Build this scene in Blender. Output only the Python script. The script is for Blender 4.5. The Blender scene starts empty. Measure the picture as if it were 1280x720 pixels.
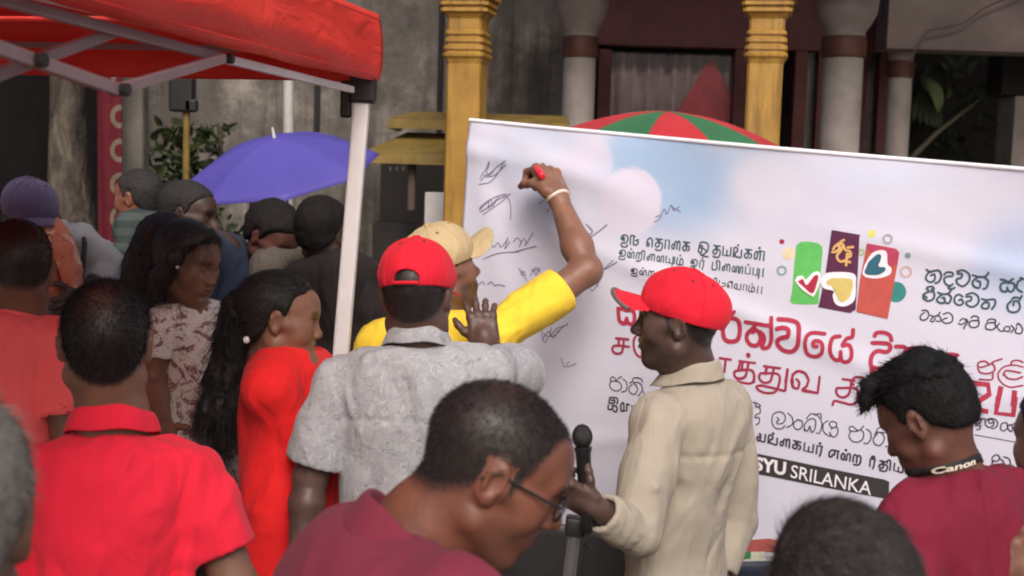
import bpy, bmesh, math, random
import numpy as np
from mathutils import Vector, Matrix

random.seed(7); rng = np.random.default_rng(11)
sc = bpy.context.scene
COL = sc.collection
PI = math.pi

# ------------------------------------------------------------------ camera, sky, sun, exposure
FPX, CX, CY = 1600.0, 640.0, 360.0
CAM = np.array((0.0, 0.0, 1.93)); PITCH = math.atan(155/1600); ROLL = 0.03
fw = np.array((0, math.cos(PITCH), -math.sin(PITCH)))
up0 = np.array((0, math.sin(PITCH), math.cos(PITCH))); rt0 = np.array((1.0, 0, 0))
RT = rt0*math.cos(ROLL) + up0*math.sin(ROLL)
UP = up0*math.cos(ROLL) - rt0*math.sin(ROLL)
cd = bpy.data.cameras.new("camera"); cam = bpy.data.objects.new("camera", cd); COL.objects.link(cam); sc.camera = cam
cam.matrix_world = Matrix(((RT[0], UP[0], -fw[0], CAM[0]), (RT[1], UP[1], -fw[1], CAM[1]), (RT[2], UP[2], -fw[2], CAM[2]), (0, 0, 0, 1)))
cd.sensor_width = 36; cd.lens = 36*FPX/1280; cd.clip_start = .05; cd.clip_end = 400
cd.dof.use_dof = True; cd.dof.focus_distance = 3.3; cd.dof.aperture_fstop = 5.0

wd = bpy.data.worlds.new("World"); sc.world = wd; wd.use_nodes = True
nt = wd.node_tree; bg = nt.nodes['Background']; sky = nt.nodes.new('ShaderNodeTexSky'); sky.sky_type = 'NISHITA'
SUN_EL, SUN_AZ = math.radians(42), math.radians(174)      # azimuth clockwise from +Y
sky.sun_disc = False; sky.sun_elevation = SUN_EL; sky.sun_rotation = SUN_AZ
sky.dust_density = 6.0; sky.air_density = 0.7; sky.ozone_density = 0.5
nt.links.new(sky.outputs[0], bg.inputs[0]); bg.inputs[1].default_value = 0.15
sl = bpy.data.lights.new("sun", 'SUN'); sl.energy = 1.65; sl.angle = math.radians(28); sl.color = (1, .975, .955)
so = bpy.data.objects.new("sun", sl); COL.objects.link(so)
sd = Vector((math.sin(SUN_AZ)*math.cos(SUN_EL), math.cos(SUN_AZ)*math.cos(SUN_EL), math.sin(SUN_EL)))
so.rotation_euler = sd.to_track_quat('Z', 'Y').to_euler(); so.location = (0, -4, 12)
sc.view_settings.view_transform = 'Standard'; sc.view_settings.look = 'None'
sc.view_settings.exposure = 0.12; sc.view_settings.gamma = 1
sc.cycles.use_denoising = True
sc.cycles.filter_width = 2.0
sc.cycles.max_bounces = 7; sc.cycles.diffuse_bounces = 4; sc.cycles.transmission_bounces = 4; sc.cycles.glossy_bounces = 2
sc.cycles.sample_clamp_indirect = 4

def at(px, py, Y):
    d = fw*FPX + RT*(px-CX) - UP*(py-CY)
    return CAM + d*(Y/d[1])

# ------------------------------------------------------------------ naming
def tag(o, label=None, cat=None, group=None, kind=None):
    if label: o['label'] = label
    if cat: o['category'] = cat
    if group: o['group'] = group
    if kind: o['kind'] = kind
    return o
def thing(name, label, cat, loc, group=None):
    o = bpy.data.objects.new(name, None); COL.objects.link(o); o.location = tuple(map(float, loc)); o.empty_display_size = .1
    return tag(o, label, cat, group)
def root_of(o):
    p = np.zeros(3)
    while o is not None:
        p = p + np.array(o.location); o = o.parent
    return p
def obj(name, V, Fc, m, parent=None, smooth=True, loc=None, attr=None, mi=None, uv=None):
    """World-space vertices -> one mesh object (its vertices are kept relative to its parent or to loc)."""
    V = np.asarray(V, dtype=np.float64)
    base = root_of(parent) if parent is not None else (np.array(loc, float) if loc is not None else np.zeros(3))
    me = bpy.data.meshes.new(name)
    W = V - base
    if isinstance(Fc, np.ndarray):
        n = len(Fc); k = Fc.shape[1]
        me.vertices.add(len(W)); me.vertices.foreach_set('co', W.astype(np.float32).ravel())
        me.loops.add(n*k); me.loops.foreach_set('vertex_index', Fc.astype(np.int32).ravel())
        me.polygons.add(n); me.polygons.foreach_set('loop_start', np.arange(0, n*k, k, dtype=np.int32))
        me.update(calc_edges=True)
    else:
        me.from_pydata([tuple(v) for v in W], [], Fc)
    for x in (m if isinstance(m, (list, tuple)) else [m]): me.materials.append(x)
    me.polygons.foreach_set('use_smooth', np.full(len(me.polygons), smooth))
    if mi is not None: me.polygons.foreach_set('material_index', np.asarray(mi, dtype=np.int32))
    for nm, a in (attr or {}).items():
        a = np.asarray(a, dtype=np.float32)
        if a.ndim == 1:
            t = me.attributes.new(nm, 'FLOAT', 'POINT'); t.data.foreach_set('value', a)
        else:
            t = me.attributes.new(nm, 'FLOAT_COLOR', 'POINT')
            t.data.foreach_set('color', np.concatenate([a, np.ones((len(a), 1), np.float32)], 1).ravel())
    me.update()
    o = bpy.data.objects.new(name, me); COL.objects.link(o)
    if parent is not None: o.parent = parent
    else: o.location = tuple(base)
    return o

# ------------------------------------------------------------------ mesh collectors
class MB:
    def __init__(s): s.V = []; s.F = []; s.n = 0
    def add(s, V, F):
        s.V.append(np.asarray(V, float)); s.F += [tuple(int(i)+s.n for i in f) for f in F]; s.n += len(V)
    def box(s, c, h, R=None, bev=0.0):
        bm = bmesh.new(); bmesh.ops.create_cube(bm, size=1.0)
        for v in bm.verts: v.co = Vector((v.co.x*2*h[0], v.co.y*2*h[1], v.co.z*2*h[2]))
        if bev > 0: bmesh.ops.bevel(bm, geom=bm.edges[:], offset=bev, segments=2, affect='EDGES', profile=.5)
        bm.verts.index_update(); V = np.array([v.co for v in bm.verts]); F = [[v.index for v in f.verts] for f in bm.faces]; bm.free()
        if R is not None: V = V @ np.asarray(R).T
        s.add(V + np.asarray(c), F)
    def tube(s, pts, r, n=12, caps=True, square=False):
        pts = np.asarray(pts, float); m = len(pts); r = np.broadcast_to(np.asarray(r, float), (m,))
        T = np.gradient(pts, axis=0); T /= np.linalg.norm(T, axis=1)[:, None]+1e-12
        a = np.array((0, 0, 1.0)) if abs(T[0, 2]) < .9 else np.array((1.0, 0, 0))
        V = []
        for i in range(m):
            u = np.cross(T[i], a); u /= np.linalg.norm(u)+1e-12; w = np.cross(T[i], u)
            a = np.cross(u, T[i])
            ph = np.arange(n)*2*PI/n + (PI/4 if n == 4 else 0)
            V.append(pts[i] + r[i]*(np.cos(ph)[:, None]*u + np.sin(ph)[:, None]*w))
        F = []
        for i in range(m-1):
            for j in range(n):
                F.append((i*n+j, i*n+(j+1) % n, (i+1)*n+(j+1) % n, (i+1)*n+j))
        if caps: F.append(tuple(range(n-1, -1, -1))); F.append(tuple((m-1)*n+j for j in range(n)))
        s.add(np.concatenate(V), F)
    def beam(s, a, b, w, h=None):
        """rectangular bar"""
        a = np.asarray(a, float); b = np.asarray(b, float); h = h or w
        T = b-a; L = np.linalg.norm(T); T /= L
        z = np.array((0, 0, 1.0)) if abs(T[2]) < .95 else np.array((0, 1.0, 0))
        u = np.cross(T, z); u /= np.linalg.norm(u); v = np.cross(u, T)
        s.box((a+b)/2, (w/2, L/2, h/2), np.stack([u, T, v], 1), min(w, h)*.15)
    def lathe(s, c, prof, n=24, axis=None, square=False):
        R = np.eye(3) if axis is None else frame_z(axis)
        V = []
        for r, z in prof:
            if square:
                ph = np.arange(n)*2*PI/n; cs, sn = np.cos(ph), np.sin(ph); k = 1/np.maximum(abs(cs), abs(sn)); k = np.minimum(k, 1.25)
                V.append(np.stack([r*cs*k, r*sn*k, np.full(n, z)], 1))
            else:
                ph = np.arange(n)*2*PI/n; V.append(np.stack([r*np.cos(ph), r*np.sin(ph), np.full(n, z)], 1))
        m = len(prof); F = []
        for i in range(m-1):
            for j in range(n): F.append((i*n+j, i*n+(j+1) % n, (i+1)*n+(j+1) % n, (i+1)*n+j))
        F.append(tuple(range(n-1, -1, -1))); F.append(tuple((m-1)*n+j for j in range(n)))
        s.add(np.concatenate(V) @ R.T + np.asarray(c), F)
    def build(s, name, m, parent=None, smooth=False, loc=None):
        o = obj(name, np.concatenate(s.V), s.F, m, parent, False, loc)
        if smooth:
            me = o.data; me.polygons.foreach_set('use_smooth', np.full(len(me.polygons), True))
            try:
                me.set_sharp_from_angle(angle=math.radians(40))
            except Exception: pass
        return o
def frame_z(ax):
    z = np.asarray(ax, float); z = z/np.linalg.norm(z); a = np.array((1.0, 0, 0)) if abs(z[0]) < .9 else np.array((0, 1.0, 0))
    x = np.cross(a, z); x /= np.linalg.norm(x); return np.stack([x, np.cross(z, x), z], 1)
def norm(v): v = np.asarray(v, float); return v/(np.linalg.norm(v)+1e-12)
def grid_faces(nu, nv, off=0):
    i = np.arange(nu-1)[:, None]*nv + np.arange(nv-1)[None]; i = i.ravel()+off
    return np.stack([i, i+nv, i+nv+1, i+1], 1)

# ------------------------------------------------------------------ noise
_T = rng.random((32, 32, 32)).astype(np.float32)*2-1
def vnoise(P, s):
    Q = P*s; i = np.floor(Q).astype(int); f = (Q-i).astype(np.float32); f = f*f*(3-2*f); out = 0
    for dx in (0, 1):
        wx = f[..., 0] if dx else 1-f[..., 0]
        for dy in (0, 1):
            wy = f[..., 1] if dy else 1-f[..., 1]
            for dz in (0, 1):
                wz = f[..., 2] if dz else 1-f[..., 2]
                out = out + wx*wy*wz*_T[(i[..., 0]+dx) % 32, (i[..., 1]+dy) % 32, (i[..., 2]+dz) % 32]
    return out

# ------------------------------------------------------------------ implicit shapes on a grid, meshed with surface nets
class Fld:
    def __init__(s): s.ops = []
    def _p(s, fn, lo, hi, k, mode='u'): s.ops.append((mode, fn, np.asarray(lo, float), np.asarray(hi, float), k)); return s
    def ell(s, c, r, R=None, k=.02, mode='u'):
        c = np.asarray(c, float); r = np.asarray(r, float); m = r.max()
        def fn(P):
            q = P-c
            if R is not None: q = q @ R
            k0 = np.linalg.norm(q/r, axis=-1); k1 = np.linalg.norm(q/(r*r), axis=-1)+1e-9
            return k0*(k0-1)/k1
        return s._p(fn, c-m, c+m, k, mode)
    def cone(s, a, b, ra, rb=None, k=.02, mode='u'):
        a = np.asarray(a, float); b = np.asarray(b, float); rb = ra if rb is None else rb; m = max(ra, rb)
        ab = b-a; L2 = ab@ab+1e-12
        def fn(P):
            q = P-a; t = np.clip(q@ab/L2, 0, 1)
            return np.linalg.norm(q-t[..., None]*ab, axis=-1)-(ra+(rb-ra)*t)
        return s._p(fn, np.minimum(a, b)-m, np.maximum(a, b)+m, k, mode)
    def path(s, pts, rad, k=.02, mode='u'):
        for i in range(len(pts)-1): s.cone(pts[i], pts[i+1], rad[i], rad[i+1], k, mode)
        return s
    def box(s, c, h, R=None, r=.01, k=.02, mode='u'):
        c = np.asarray(c, float); h = np.asarray(h, float)-r; m = np.linalg.norm(h)+r
        def fn(P):
            q = P-c
            if R is not None: q = q @ R
            q = abs(q)-h
            return np.linalg.norm(np.maximum(q, 0), axis=-1)+np.minimum(q.max(-1), 0)-r
        return s._p(fn, c-m, c+m, k, mode)
    def cut(s, p, n, lo=None, hi=None):
        """remove the half space in front of (p, n)"""
        p = np.asarray(p, float); n = norm(n)
        return s._p(lambda P: (P-p)@n, lo if lo is not None else p-9, hi if hi is not None else p+9, 0, 'i')
    def fun(s, fn, lo=(-99,)*3, hi=(99,)*3, mode='i', k=0): return s._p(fn, lo, hi, k, mode)
    def disp(s, fn): return s._p(fn, (-99,)*3, (99,)*3, 0, 'd')
    def mesh(s, h):
        U = [o for o in s.ops if o[0] == 'u']
        lo = np.min([o[2] for o in U], 0)-3*h; hi = np.max([o[3] for o in U], 0)+3*h
        n = np.ceil((hi-lo)/h).astype(int)+1
        D = np.full(n, 9.0, np.float32)
        ax = [lo[i]+np.arange(n[i])*h for i in range(3)]
        for mode, fn, a, b, k in s.ops:
            pad = k+3*h
            i0 = np.maximum(np.floor((a-pad-lo)/h).astype(int), 0); i1 = np.minimum(np.ceil((b+pad-lo)/h).astype(int)+1, n)
            if (i1 <= i0).any(): continue
            sl = tuple(slice(i0[i], i1[i]) for i in range(3))
            sub = D[sl]
            if mode == 'd':
                w = abs(sub) < max(.04, 3*h); ii = np.nonzero(w)
                P = np.stack([ax[i][ii[i]+i0[i]] for i in range(3)], -1)
                sub[ii] += fn(P).astype(np.float32); continue
            P = np.stack(np.meshgrid(*[ax[i][sl[i]] for i in range(3)], indexing='ij'), -1)
            d = fn(P).astype(np.float32)
            if mode == 'u':
                if k > 0:
                    t = np.clip(.5+.5*(sub-d)/k, 0, 1); D[sl] = sub*(1-t)+d*t-k*t*(1-t)
                else: D[sl] = np.minimum(sub, d)
            elif mode == 's':
                d = -d
                if k > 0:
                    t = np.clip(.5-.5*(sub-d)/k, 0, 1); D[sl] = sub*(1-t)+d*t+k*t*(1-t)
                else: D[sl] = np.maximum(sub, d)
            elif mode == 'i':
                if k > 0:
                    t = np.clip(.5-.5*(sub-d)/k, 0, 1); D[sl] = sub*(1-t)+d*t+k*t*(1-t)
                else: D[sl] = np.maximum(sub, d)
        return nets(D, lo, h)
def nets(D, lo, h):
    S = D < 0; n = np.array(D.shape)
    c = np.zeros(n-1, np.int8)
    for dx in (0, 1):
        for dy in (0, 1):
            for dz in (0, 1): c += S[dx:n[0]-1+dx, dy:n[1]-1+dy, dz:n[2]-1+dz]
    I = np.nonzero((c > 0) & (c < 8)); m = len(I[0])
    idx = np.full(n-1, -1, np.int64); idx[I] = np.arange(m)
    cor = [(a, b, d) for a in (0, 1) for b in (0, 1) for d in (0, 1)]
    val = {q: D[I[0]+q[0], I[1]+q[1], I[2]+q[2]] for q in cor}
    pos = np.zeros((m, 3)); cnt = np.zeros(m)
    for q in cor:
        for ax in range(3):
            if q[ax]: continue
            w = list(q); w[ax] = 1; w = tuple(w); a, b = val[q], val[w]; x = (a < 0) != (b < 0)
            t = np.where(x, a/np.where(x, a-b, 1), 0)
            p = np.tile(np.array(q, float), (m, 1)); p[:, ax] += t
            pos += p*x[:, None]; cnt += x
    V = (np.stack(I, 1)+pos/cnt[:, None])*h+lo
    Q = []
    for ax in range(3):
        o = [i for i in range(3) if i != ax]
        s0 = [slice(None)]*3; s1 = [slice(None)]*3; s0[ax] = slice(0, -1); s1[ax] = slice(1, None)
        x = S[tuple(s0)] != S[tuple(s1)]; E = np.nonzero(x); E = np.stack(E, 1)
        ok = (E[:, o[0]] > 0) & (E[:, o[1]] > 0) & (E[:, o[0]] < n[o[0]]-1) & (E[:, o[1]] < n[o[1]]-1); E = E[ok]
        sg = S[tuple(E.T)]
        def cell(da, db):
            K = E.copy(); K[:, o[0]] -= da; K[:, o[1]] -= db; return idx[tuple(K.T)]
        q = np.stack([cell(1, 1), cell(0, 1), cell(0, 0), cell(1, 0)], 1)
        flip = sg if ax != 1 else ~sg
        q = np.where(flip[:, None], q, q[:, ::-1]); Q.append(q)
    return V, np.concatenate(Q)
def vnormals(V, Q):
    T = Q[:, :3]; nn = np.cross(V[T[:, 1]]-V[T[:, 0]], V[Q[:, -1]]-V[T[:, 0]])
    N = np.zeros_like(V)
    for j in range(Q.shape[1]): np.add.at(N, Q[:, j], nn)
    return N/(np.linalg.norm(N, axis=1)[:, None]+1e-12)
def ribbons(P, Dr, L, w, bend=None, seg=3, side=None):
    """tapering hair ribbons from points P along Dr; returns quads"""
    n = len(P); Dr = Dr/(np.linalg.norm(Dr, axis=1)[:, None]+1e-9)
    if side is None:
        a = rng.normal(size=(n, 3)); side = np.cross(Dr, a)
    side = side/(np.linalg.norm(side, axis=1)[:, None]+1e-9)
    L = np.broadcast_to(L, (n,)); V = []
    for i in range(seg+1):
        t = i/seg; c = P + Dr*(L*t)[:, None]
        if bend is not None: c = c + bend*((L*t*t)[:, None])
        ww = w*(1-t*.85)
        V += [c-side*ww, c+side*ww]
    V = np.stack(V, 1).reshape(-1, 3); m = 2*(seg+1); b = np.arange(n)*m; F = []
    for i in range(seg): F.append(np.stack([b+2*i, b+2*i+1, b+2*i+3, b+2*i+2], 1))
    return V, np.concatenate(F)
def join(parts):
    V = []; Q = []; n = 0
    for v, q in parts:
        V.append(v); Q.append(q+n); n += len(v)
    return np.concatenate(V), np.concatenate(Q)

# ------------------------------------------------------------------ materials
class NT:
    def __init__(s, name):
        s.m = bpy.data.materials.new(name); s.m.use_nodes = True; s.t = s.m.node_tree; s.b = s.t.nodes['Principled BSDF']; s.out = s.t.nodes['Material Output']
    def n(s, t, **kw):
        x = s.t.nodes.new(t)
        for k, v in kw.items():
            if k in x.inputs.keys(): x.inputs[k].default_value = v
            else: setattr(x, k, v)
        return x
    def l(s, a, b): s.t.links.new(a, b)
    def coord(s, scale=(1, 1, 1), rot=(0, 0, 0)):
        c = s.n('ShaderNodeTexCoord'); m = s.n('ShaderNodeMapping'); m.inputs['Scale'].default_value = scale; m.inputs['Rotation'].default_value = rot
        s.l(c.outputs['Object'], m.inputs['Vector']); return m.outputs['Vector']
    def noise(s, v, scale, detail=4, rough=.55, dist=0):
        x = s.n('ShaderNodeTexNoise'); x.inputs['Scale'].default_value = scale; x.inputs['Detail'].default_value = detail; x.inputs['Roughness'].default_value = rough
        x.inputs['Distortion'].default_value = dist; s.l(v, x.inputs['Vector']); return x.outputs['Fac']
    def ramp(s, f, stops):
        r = s.n('ShaderNodeValToRGB'); e = r.color_ramp.elements
        while len(e) < len(stops): e.new(.5)
        for q, (p, c) in zip(e, stops): q.position = p; q.color = (*c, 1) if len(c) == 3 else c
        s.l(f, r.inputs['Fac']); return r.outputs['Color']
    def mix(s, f, a, b, mode='MIX'):
        x = s.n('ShaderNodeMix', data_type='RGBA', blend_type=mode)
        for v, i in ((f, 0), (a, 6), (b, 7)):
            if isinstance(v, (int, float)): x.inputs[i].default_value = v
            elif isinstance(v, tuple): x.inputs[i].default_value = (*v, 1) if len(v) == 3 else v
            else: s.l(v, x.inputs[i])
        return x.outputs[2]
    def bump(s, h, strength=.3, dist=.01, prev=None):
        x = s.n('ShaderNodeBump'); x.inputs['Strength'].default_value = strength; x.inputs['Distance'].default_value = dist; s.l(h, x.inputs['Height'])
        if prev is not None: s.l(prev, x.inputs['Normal'])
        return x.outputs['Normal']
    def fin(s, col=None, rough=.6, nrm=None, spec=.3, **kw):
        b = s.b
        if col is not None:
            if isinstance(col, tuple): b.inputs['Base Color'].default_value = (*col, 1)
            else: s.l(col, b.inputs['Base Color'])
        if isinstance(rough, (int, float)): b.inputs['Roughness'].default_value = rough
        else: s.l(rough, b.inputs['Roughness'])
        b.inputs['Specular IOR Level'].default_value = spec
        if nrm is not None: s.l(nrm, b.inputs['Normal'])
        for k, v in kw.items(): b.inputs[k].default_value = v
        return s.m
def mul(c, k): return tuple(min(1, x*k) for x in c)
def crease(n, prev, amt):
    v = n.coord((1.0, 1.0, .38), (.5, .35, .2)); x = n.n('ShaderNodeTexNoise', noise_type='RIDGED_MULTIFRACTAL'); x.inputs['Scale'].default_value = 5.5; x.inputs['Detail'].default_value = 2.5
    x.inputs['Roughness'].default_value = .45; x.inputs['Distortion'].default_value = .5; n.l(v, x.inputs['Vector'])
    m = n.noise(n.coord(), 4, 2); g = n.n('ShaderNodeMath', operation='MULTIPLY'); n.l(x.outputs['Fac'], g.inputs[0]); n.l(n.ramp(m, [(.42, (0, 0, 0)), (.6, (1, 1, 1))]), g.inputs[1])
    return n.bump(g.outputs[0], min(1, .75*amt+.1), .02, prev)
def cloth(name, col, var=.12, weave=900, fold=.5, rough=.85, sheen=.02, foldscale=9, trans=0):
    n = NT(name); v = n.coord(); f = n.noise(v, 6, 5)
    c = n.ramp(f, [(.3, mul(col, 1-var)), (.7, mul(col, 1+var))])
    f2 = n.noise(n.coord((1, 1, .45), (.4, .3, .2)), foldscale, 3, .45, 1.2)
    b = n.bump(f2, min(1, fold*1.3), .035); b = crease(n, b, fold); w = n.noise(v, weave, 2); b = n.bump(w, .25, .0015, b)
    n.fin(c, rough, b, .2, **{'Sheen Weight': sheen, 'Sheen Roughness': .6})
    if trans > 0:
        t = n.n('ShaderNodeBsdfTranslucent'); n.l(c, t.inputs['Color']); m = n.n('ShaderNodeMixShader'); m.inputs[0].default_value = trans
        n.l(n.b.outputs[0], m.inputs[1]); n.l(t.outputs[0], m.inputs[2]); n.l(m.outputs[0], n.out.inputs['Surface'])
    return n.m
def plain(name, col, rough=.5, var=.1, scale=12, bump=.15, metal=0, spec=.4, bdist=.004):
    n = NT(name); v = n.coord(); f = n.noise(v, scale, 6, .6)
    c = n.ramp(f, [(.3, mul(col, 1-var)), (.7, mul(col, 1+var))])
    return n.fin(c, rough, n.bump(n.noise(v, scale*6, 4), bump, bdist), spec, Metallic=metal)
def skin_mat(name, col, tone=(.014, .0115, .011)):
    n = NT(name); v = n.coord(); f = n.noise(v, 14, 5)
    c = n.ramp(f, [(.28, mul(col, .74)), (.72, mul(col, 1.22))])
    red = n.noise(v, 28, 3); c = n.mix(n.ramp(red, [(.5, (0, 0, 0)), (.75, (.25, .25, .25))]), c, (col[0]*1.35, col[1]*.95, col[2]*.85))
    a = n.n('ShaderNodeAttribute', attribute_name='tone'); g = n.noise(v, 700, 2)
    k = n.n('ShaderNodeMath', operation='MULTIPLY'); n.l(a.outputs['Fac'], k.inputs[0]); n.l(n.ramp(g, [(.3, (.82,)*3), (.6, (1, 1, 1))]), k.inputs[1])
    c = n.mix(k.outputs[0], c, tone)
    li = n.n('ShaderNodeAttribute', attribute_name='lip'); c = n.mix(li.outputs['Fac'], c, (col[0]*.8, col[1]*.45, col[2]*.5))
    r = n.ramp(n.noise(v, 60, 3), [(.3, (.34,)*3), (.7, (.56,)*3)])
    b = n.bump(n.noise(v, 420, 3), .4, .0014, n.bump(n.noise(v, 45, 4), .25, .004))
    n.fin(c, r, b, .4)
    n.b.inputs['Subsurface Weight'].default_value = .08; n.b.inputs['Subsurface Radius'].default_value = (1, .35, .2); n.b.inputs['Subsurface Scale'].default_value = .006
    return n.m
def hair_mat(name, col, grey=None, amt=.5, rough=.7, spec=.12):
    n = NT(name); v = n.coord((1, 1, 1)); f = n.noise(v, 300, 2)
    c = n.ramp(f, [(.35, mul(col, .6)), (.7, mul(col, 1.6))])
    if grey:
        g = n.noise(v, 500, 2); c = n.mix(n.ramp(g, [(.62-amt*.3, (0, 0, 0)), (.72-amt*.3, (1, 1, 1))]), c, grey)
    return n.fin(c, rough, n.bump(f, .5, .003, n.bump(n.noise(v, 90, 3), .4, .006)), spec)
# ================================================================== THE SETTING
M = {}
def ground_mat():
    n = NT('paving'); v = n.coord(); br = n.n('ShaderNodeTexBrick'); n.l(v, br.inputs['Vector']); br.inputs['Scale'].default_value = 2.5
    br.inputs['Color1'].default_value = (.2, .18, .16, 1); br.inputs['Color2'].default_value = (.25, .23, .2, 1); br.inputs['Mortar'].default_value = (.1, .09, .08, 1); br.inputs['Mortar Size'].default_value = .012
    c = n.mix(n.noise(v, 3, 6), br.outputs['Color'], (.13, .12, .1)); return n.fin(c, .85, n.bump(n.noise(v, 60, 5), .3, .01))
obj('ground', [(-120, -120, 0), (120, -120, 0), (120, 120, 0), (-120, 120, 0)], [(0, 1, 2, 3)], ground_mat(), smooth=False)['kind'] = 'structure'

# materials of the building
def ochre():
    n = NT('ochre paint'); v = n.coord(); f = n.noise(v, 5, 6, .6)
    c = n.ramp(f, [(.25, (.24, .125, .022)), (.6, (.38, .215, .04)), (.8, (.43, .255, .058))])
    st = n.noise(n.coord((9, 9, .7)), 3, 5, .6); c = n.mix(n.ramp(st, [(.48, (0, 0, 0)), (.66, (.75,)*3)]), c, (.15, .08, .02)); ch = n.noise(v, 16, 6, .7); c = n.mix(n.ramp(ch, [(.66, (0, 0, 0)), (.69, (.8,)*3)]), c, (.30, .24, .17))
    return n.fin(c, .5, n.bump(n.noise(v, 40, 5), .25, .006), .4)
def concrete():
    n = NT('weathered concrete'); v = n.coord(); f = n.noise(v, 2.6, 9, .7)
    c = n.ramp(f, [(.34, (.07, .062, .055)), (.52, (.145, .13, .117)), (.68, (.31, .28, .25))])
    st = n.noise(n.coord((5, 5, .35)), 1.4, 6, .65); c = n.mix(n.ramp(st, [(.45, (0, 0, 0)), (.65, (.8,)*3)]), c, (.04, .035, .028))
    pt = n.noise(v, .8, 3); c = n.mix(n.ramp(pt, [(.55, (0, 0, 0)), (.6, (.5,)*3)]), c, (.16, .145, .13))
    return n.fin(c, .9, n.bump(n.noise(v, 22, 7, .65), .5, .02), .2)
M['ochre'] = ochre(); M['mustard'] = plain('shaded mustard paint', (.17, .115, .026), .65, .35, 7); M['conc'] = concrete()  # mustard is the ochre darkened, shade on the ledge and pole mixed in
M['white_plaster'] = plain('off white plaster', (.25, .22, .205), .75, .28, 5)
M['maroon'] = plain('maroon paint', (.085, .018, .018), .55, .3, 6)
M['capital'] = plain('grey-pink plaster', (.25, .21, .20), .75, .28, 5)
M['pink_plaster'] = plain('pinkish plaster', (.15, .118, .112), .8, .28, 3)
M['brownband'] = plain('brown band', (.075, .026, .018), .6, .25, 9)
M['dark'] = plain('dark interior', (.02, .017, .016), .9, .3, 4)  # near-black, so the gloom of the openings sits in the colour
M['steel_white'] = plain('white painted steel', (.68, .66, .66), .35, .05, 20, .05)
M['black'] = plain('black plastic', (.012, .012, .012), .45, .2, 30)
M['drape'] = cloth('dusty pink drape', (.60, .07, .10), .2, 200, .6)
M['net'] = cloth('grey net curtain', (.46, .34, .35), .25, 200, .6)
def glassmat():
    n = NT('dusty window glass'); n.fin((.5, .5, .5), .12, None, .5); n.b.inputs['Transmission Weight'].default_value = 0
    t = n.n('ShaderNodeBsdfTransparent'); m = n.n('ShaderNodeMixShader'); m.inputs[0].default_value = .07
    n.l(t.outputs[0], m.inputs[1]); n.l(n.b.outputs[0], m.inputs[2]); n.l(m.outputs[0], n.out.inputs['Surface']); return n.m
M['glass'] = glassmat()

def X(px, Y, py=150): return at(px, py, Y)[0]
def Z(py, Y, px=640): return at(px, py, Y)[2]

# ---------------- the building with the verandah
bld = thing('building', 'old temple-like building with yellow verandah pillars, pale inner columns and maroon window frames', 'building', (1.0, 8, 0))
YF = 6.2
def yellow_column(px, name='front_column'):
    x = X(px, YF); b = MB(); w = .083
    z = lambda py: Z(py, YF, px)
    prof = [(w*1.35, 0), (w*1.35, .25), (w*1.1, .3), (w, .34), (w*1.0, z(82)), (w*1.0, z(80)), (w*1.1, z(74)), (w*1.22, z(71)), (w*1.24, z(68)), (w*1.1, z(66)), (w*1.1, z(63.5)), (w*1.2, z(62.5)), (w*1.2, z(58)), (w*1.05, z(56.5)), (w*1.05, z(54)),
            (w*1.16, z(53)), (w*1.16, z(48.5)), (w*1.02, z(47)), (w*1.02, z(44.5)), (w*1.13, z(43.5)), (w*1.13, z(40)), (w*1.0, z(38)), (w*1.0, z(24)), (w*1.12, z(20)), (w*1.2, z(17)), (w*1.38, z(15.5)), (w*1.38, z(11.5)), (w*1.25, z(10.5)), (w*1.25, z(8.5)), (w*1.45, z(7.5)), (w*1.45, z(3)), (w*1.3, z(2)), (w*1.3, z(0)), (w*1.6, z(-1)), (w*1.6, z(-9)), (w*1.3, z(-12)), (w*1.3, z(-30)), (w*1.9, z(-60)), (w*1.9, 3.35)]
    n = 8; V = []
    for r, zz in prof:
        k = .86
        ring = [(-r*k, -r), (r*k, -r), (r, -r*k), (r, r*k), (r*k, r), (-r*k, r), (-r, r*k), (-r, -r*k)]
        V.append([(a, c, zz) for a, c in ring])
    V = np.array(V).reshape(-1, 3); a = math.radians(-12); R = np.array(((math.cos(a), -math.sin(a), 0), (math.sin(a), math.cos(a), 0), (0, 0, 1)))
    F = []
    for i in range(len(prof)-1):
        for j in range(n): F.append((i*n+j, i*n+(j+1) % n, (i+1)*n+(j+1) % n, (i+1)*n+j))
    F.append(tuple(range(n-1, -1, -1))); F.append(tuple((len(prof)-1)*n+j for j in range(n)))
    b.add(V @ R.T + np.array((x, YF+.05, 0)), F); return b.build(name, M['ochre'], bld)
yellow_column(582); yellow_column(956)
def white_column(px, Y, wpx, ytop, yb0, yb1, bulge):
    x = X(px, Y); w = wpx/2*Y/FPX; z = lambda py: Z(py, Y, px)
    b = MB()
    b.lathe((x, Y, 0), [(w*1.2, 0), (w*1.2, .3), (w, .34), (w*.98, z(yb1)-.003)], 28)
    b.build('shaft', M['white_plaster'], bld, True)
    b = MB(); b.lathe((x, Y, 0), [(w*1.06, z(yb1)), (w*1.09, z(yb1)+.01), (w*1.09, z(yb0)-.012), (w*1.05, z(yb0)-.003)], 28); b.build('band', M['brownband'], bld, True)
    b = MB(); W = w*bulge
    b.lathe((x, Y, 0), [(w, z(yb0)), (w*1.02, z(yb0)+.03), (w*1.25, z((yb0*2+ytop)/3)), (W*.98, z((yb0+2*ytop)/3)), (W*1.02, z(ytop)), (W*.95, z(ytop-15)), (W*.7, z(ytop-25)), (W*.7, 3.4)], 28); b.build('capital', M['capital'], bld, True)
white_column(722, 7.4, 41, -2, 46, 72, 1.62); white_column(1050, 7.4, 50, 2, 46, 72, 1.55); white_column(1122, 8.0, 30, 20, 76, 97, 1.35)
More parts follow.
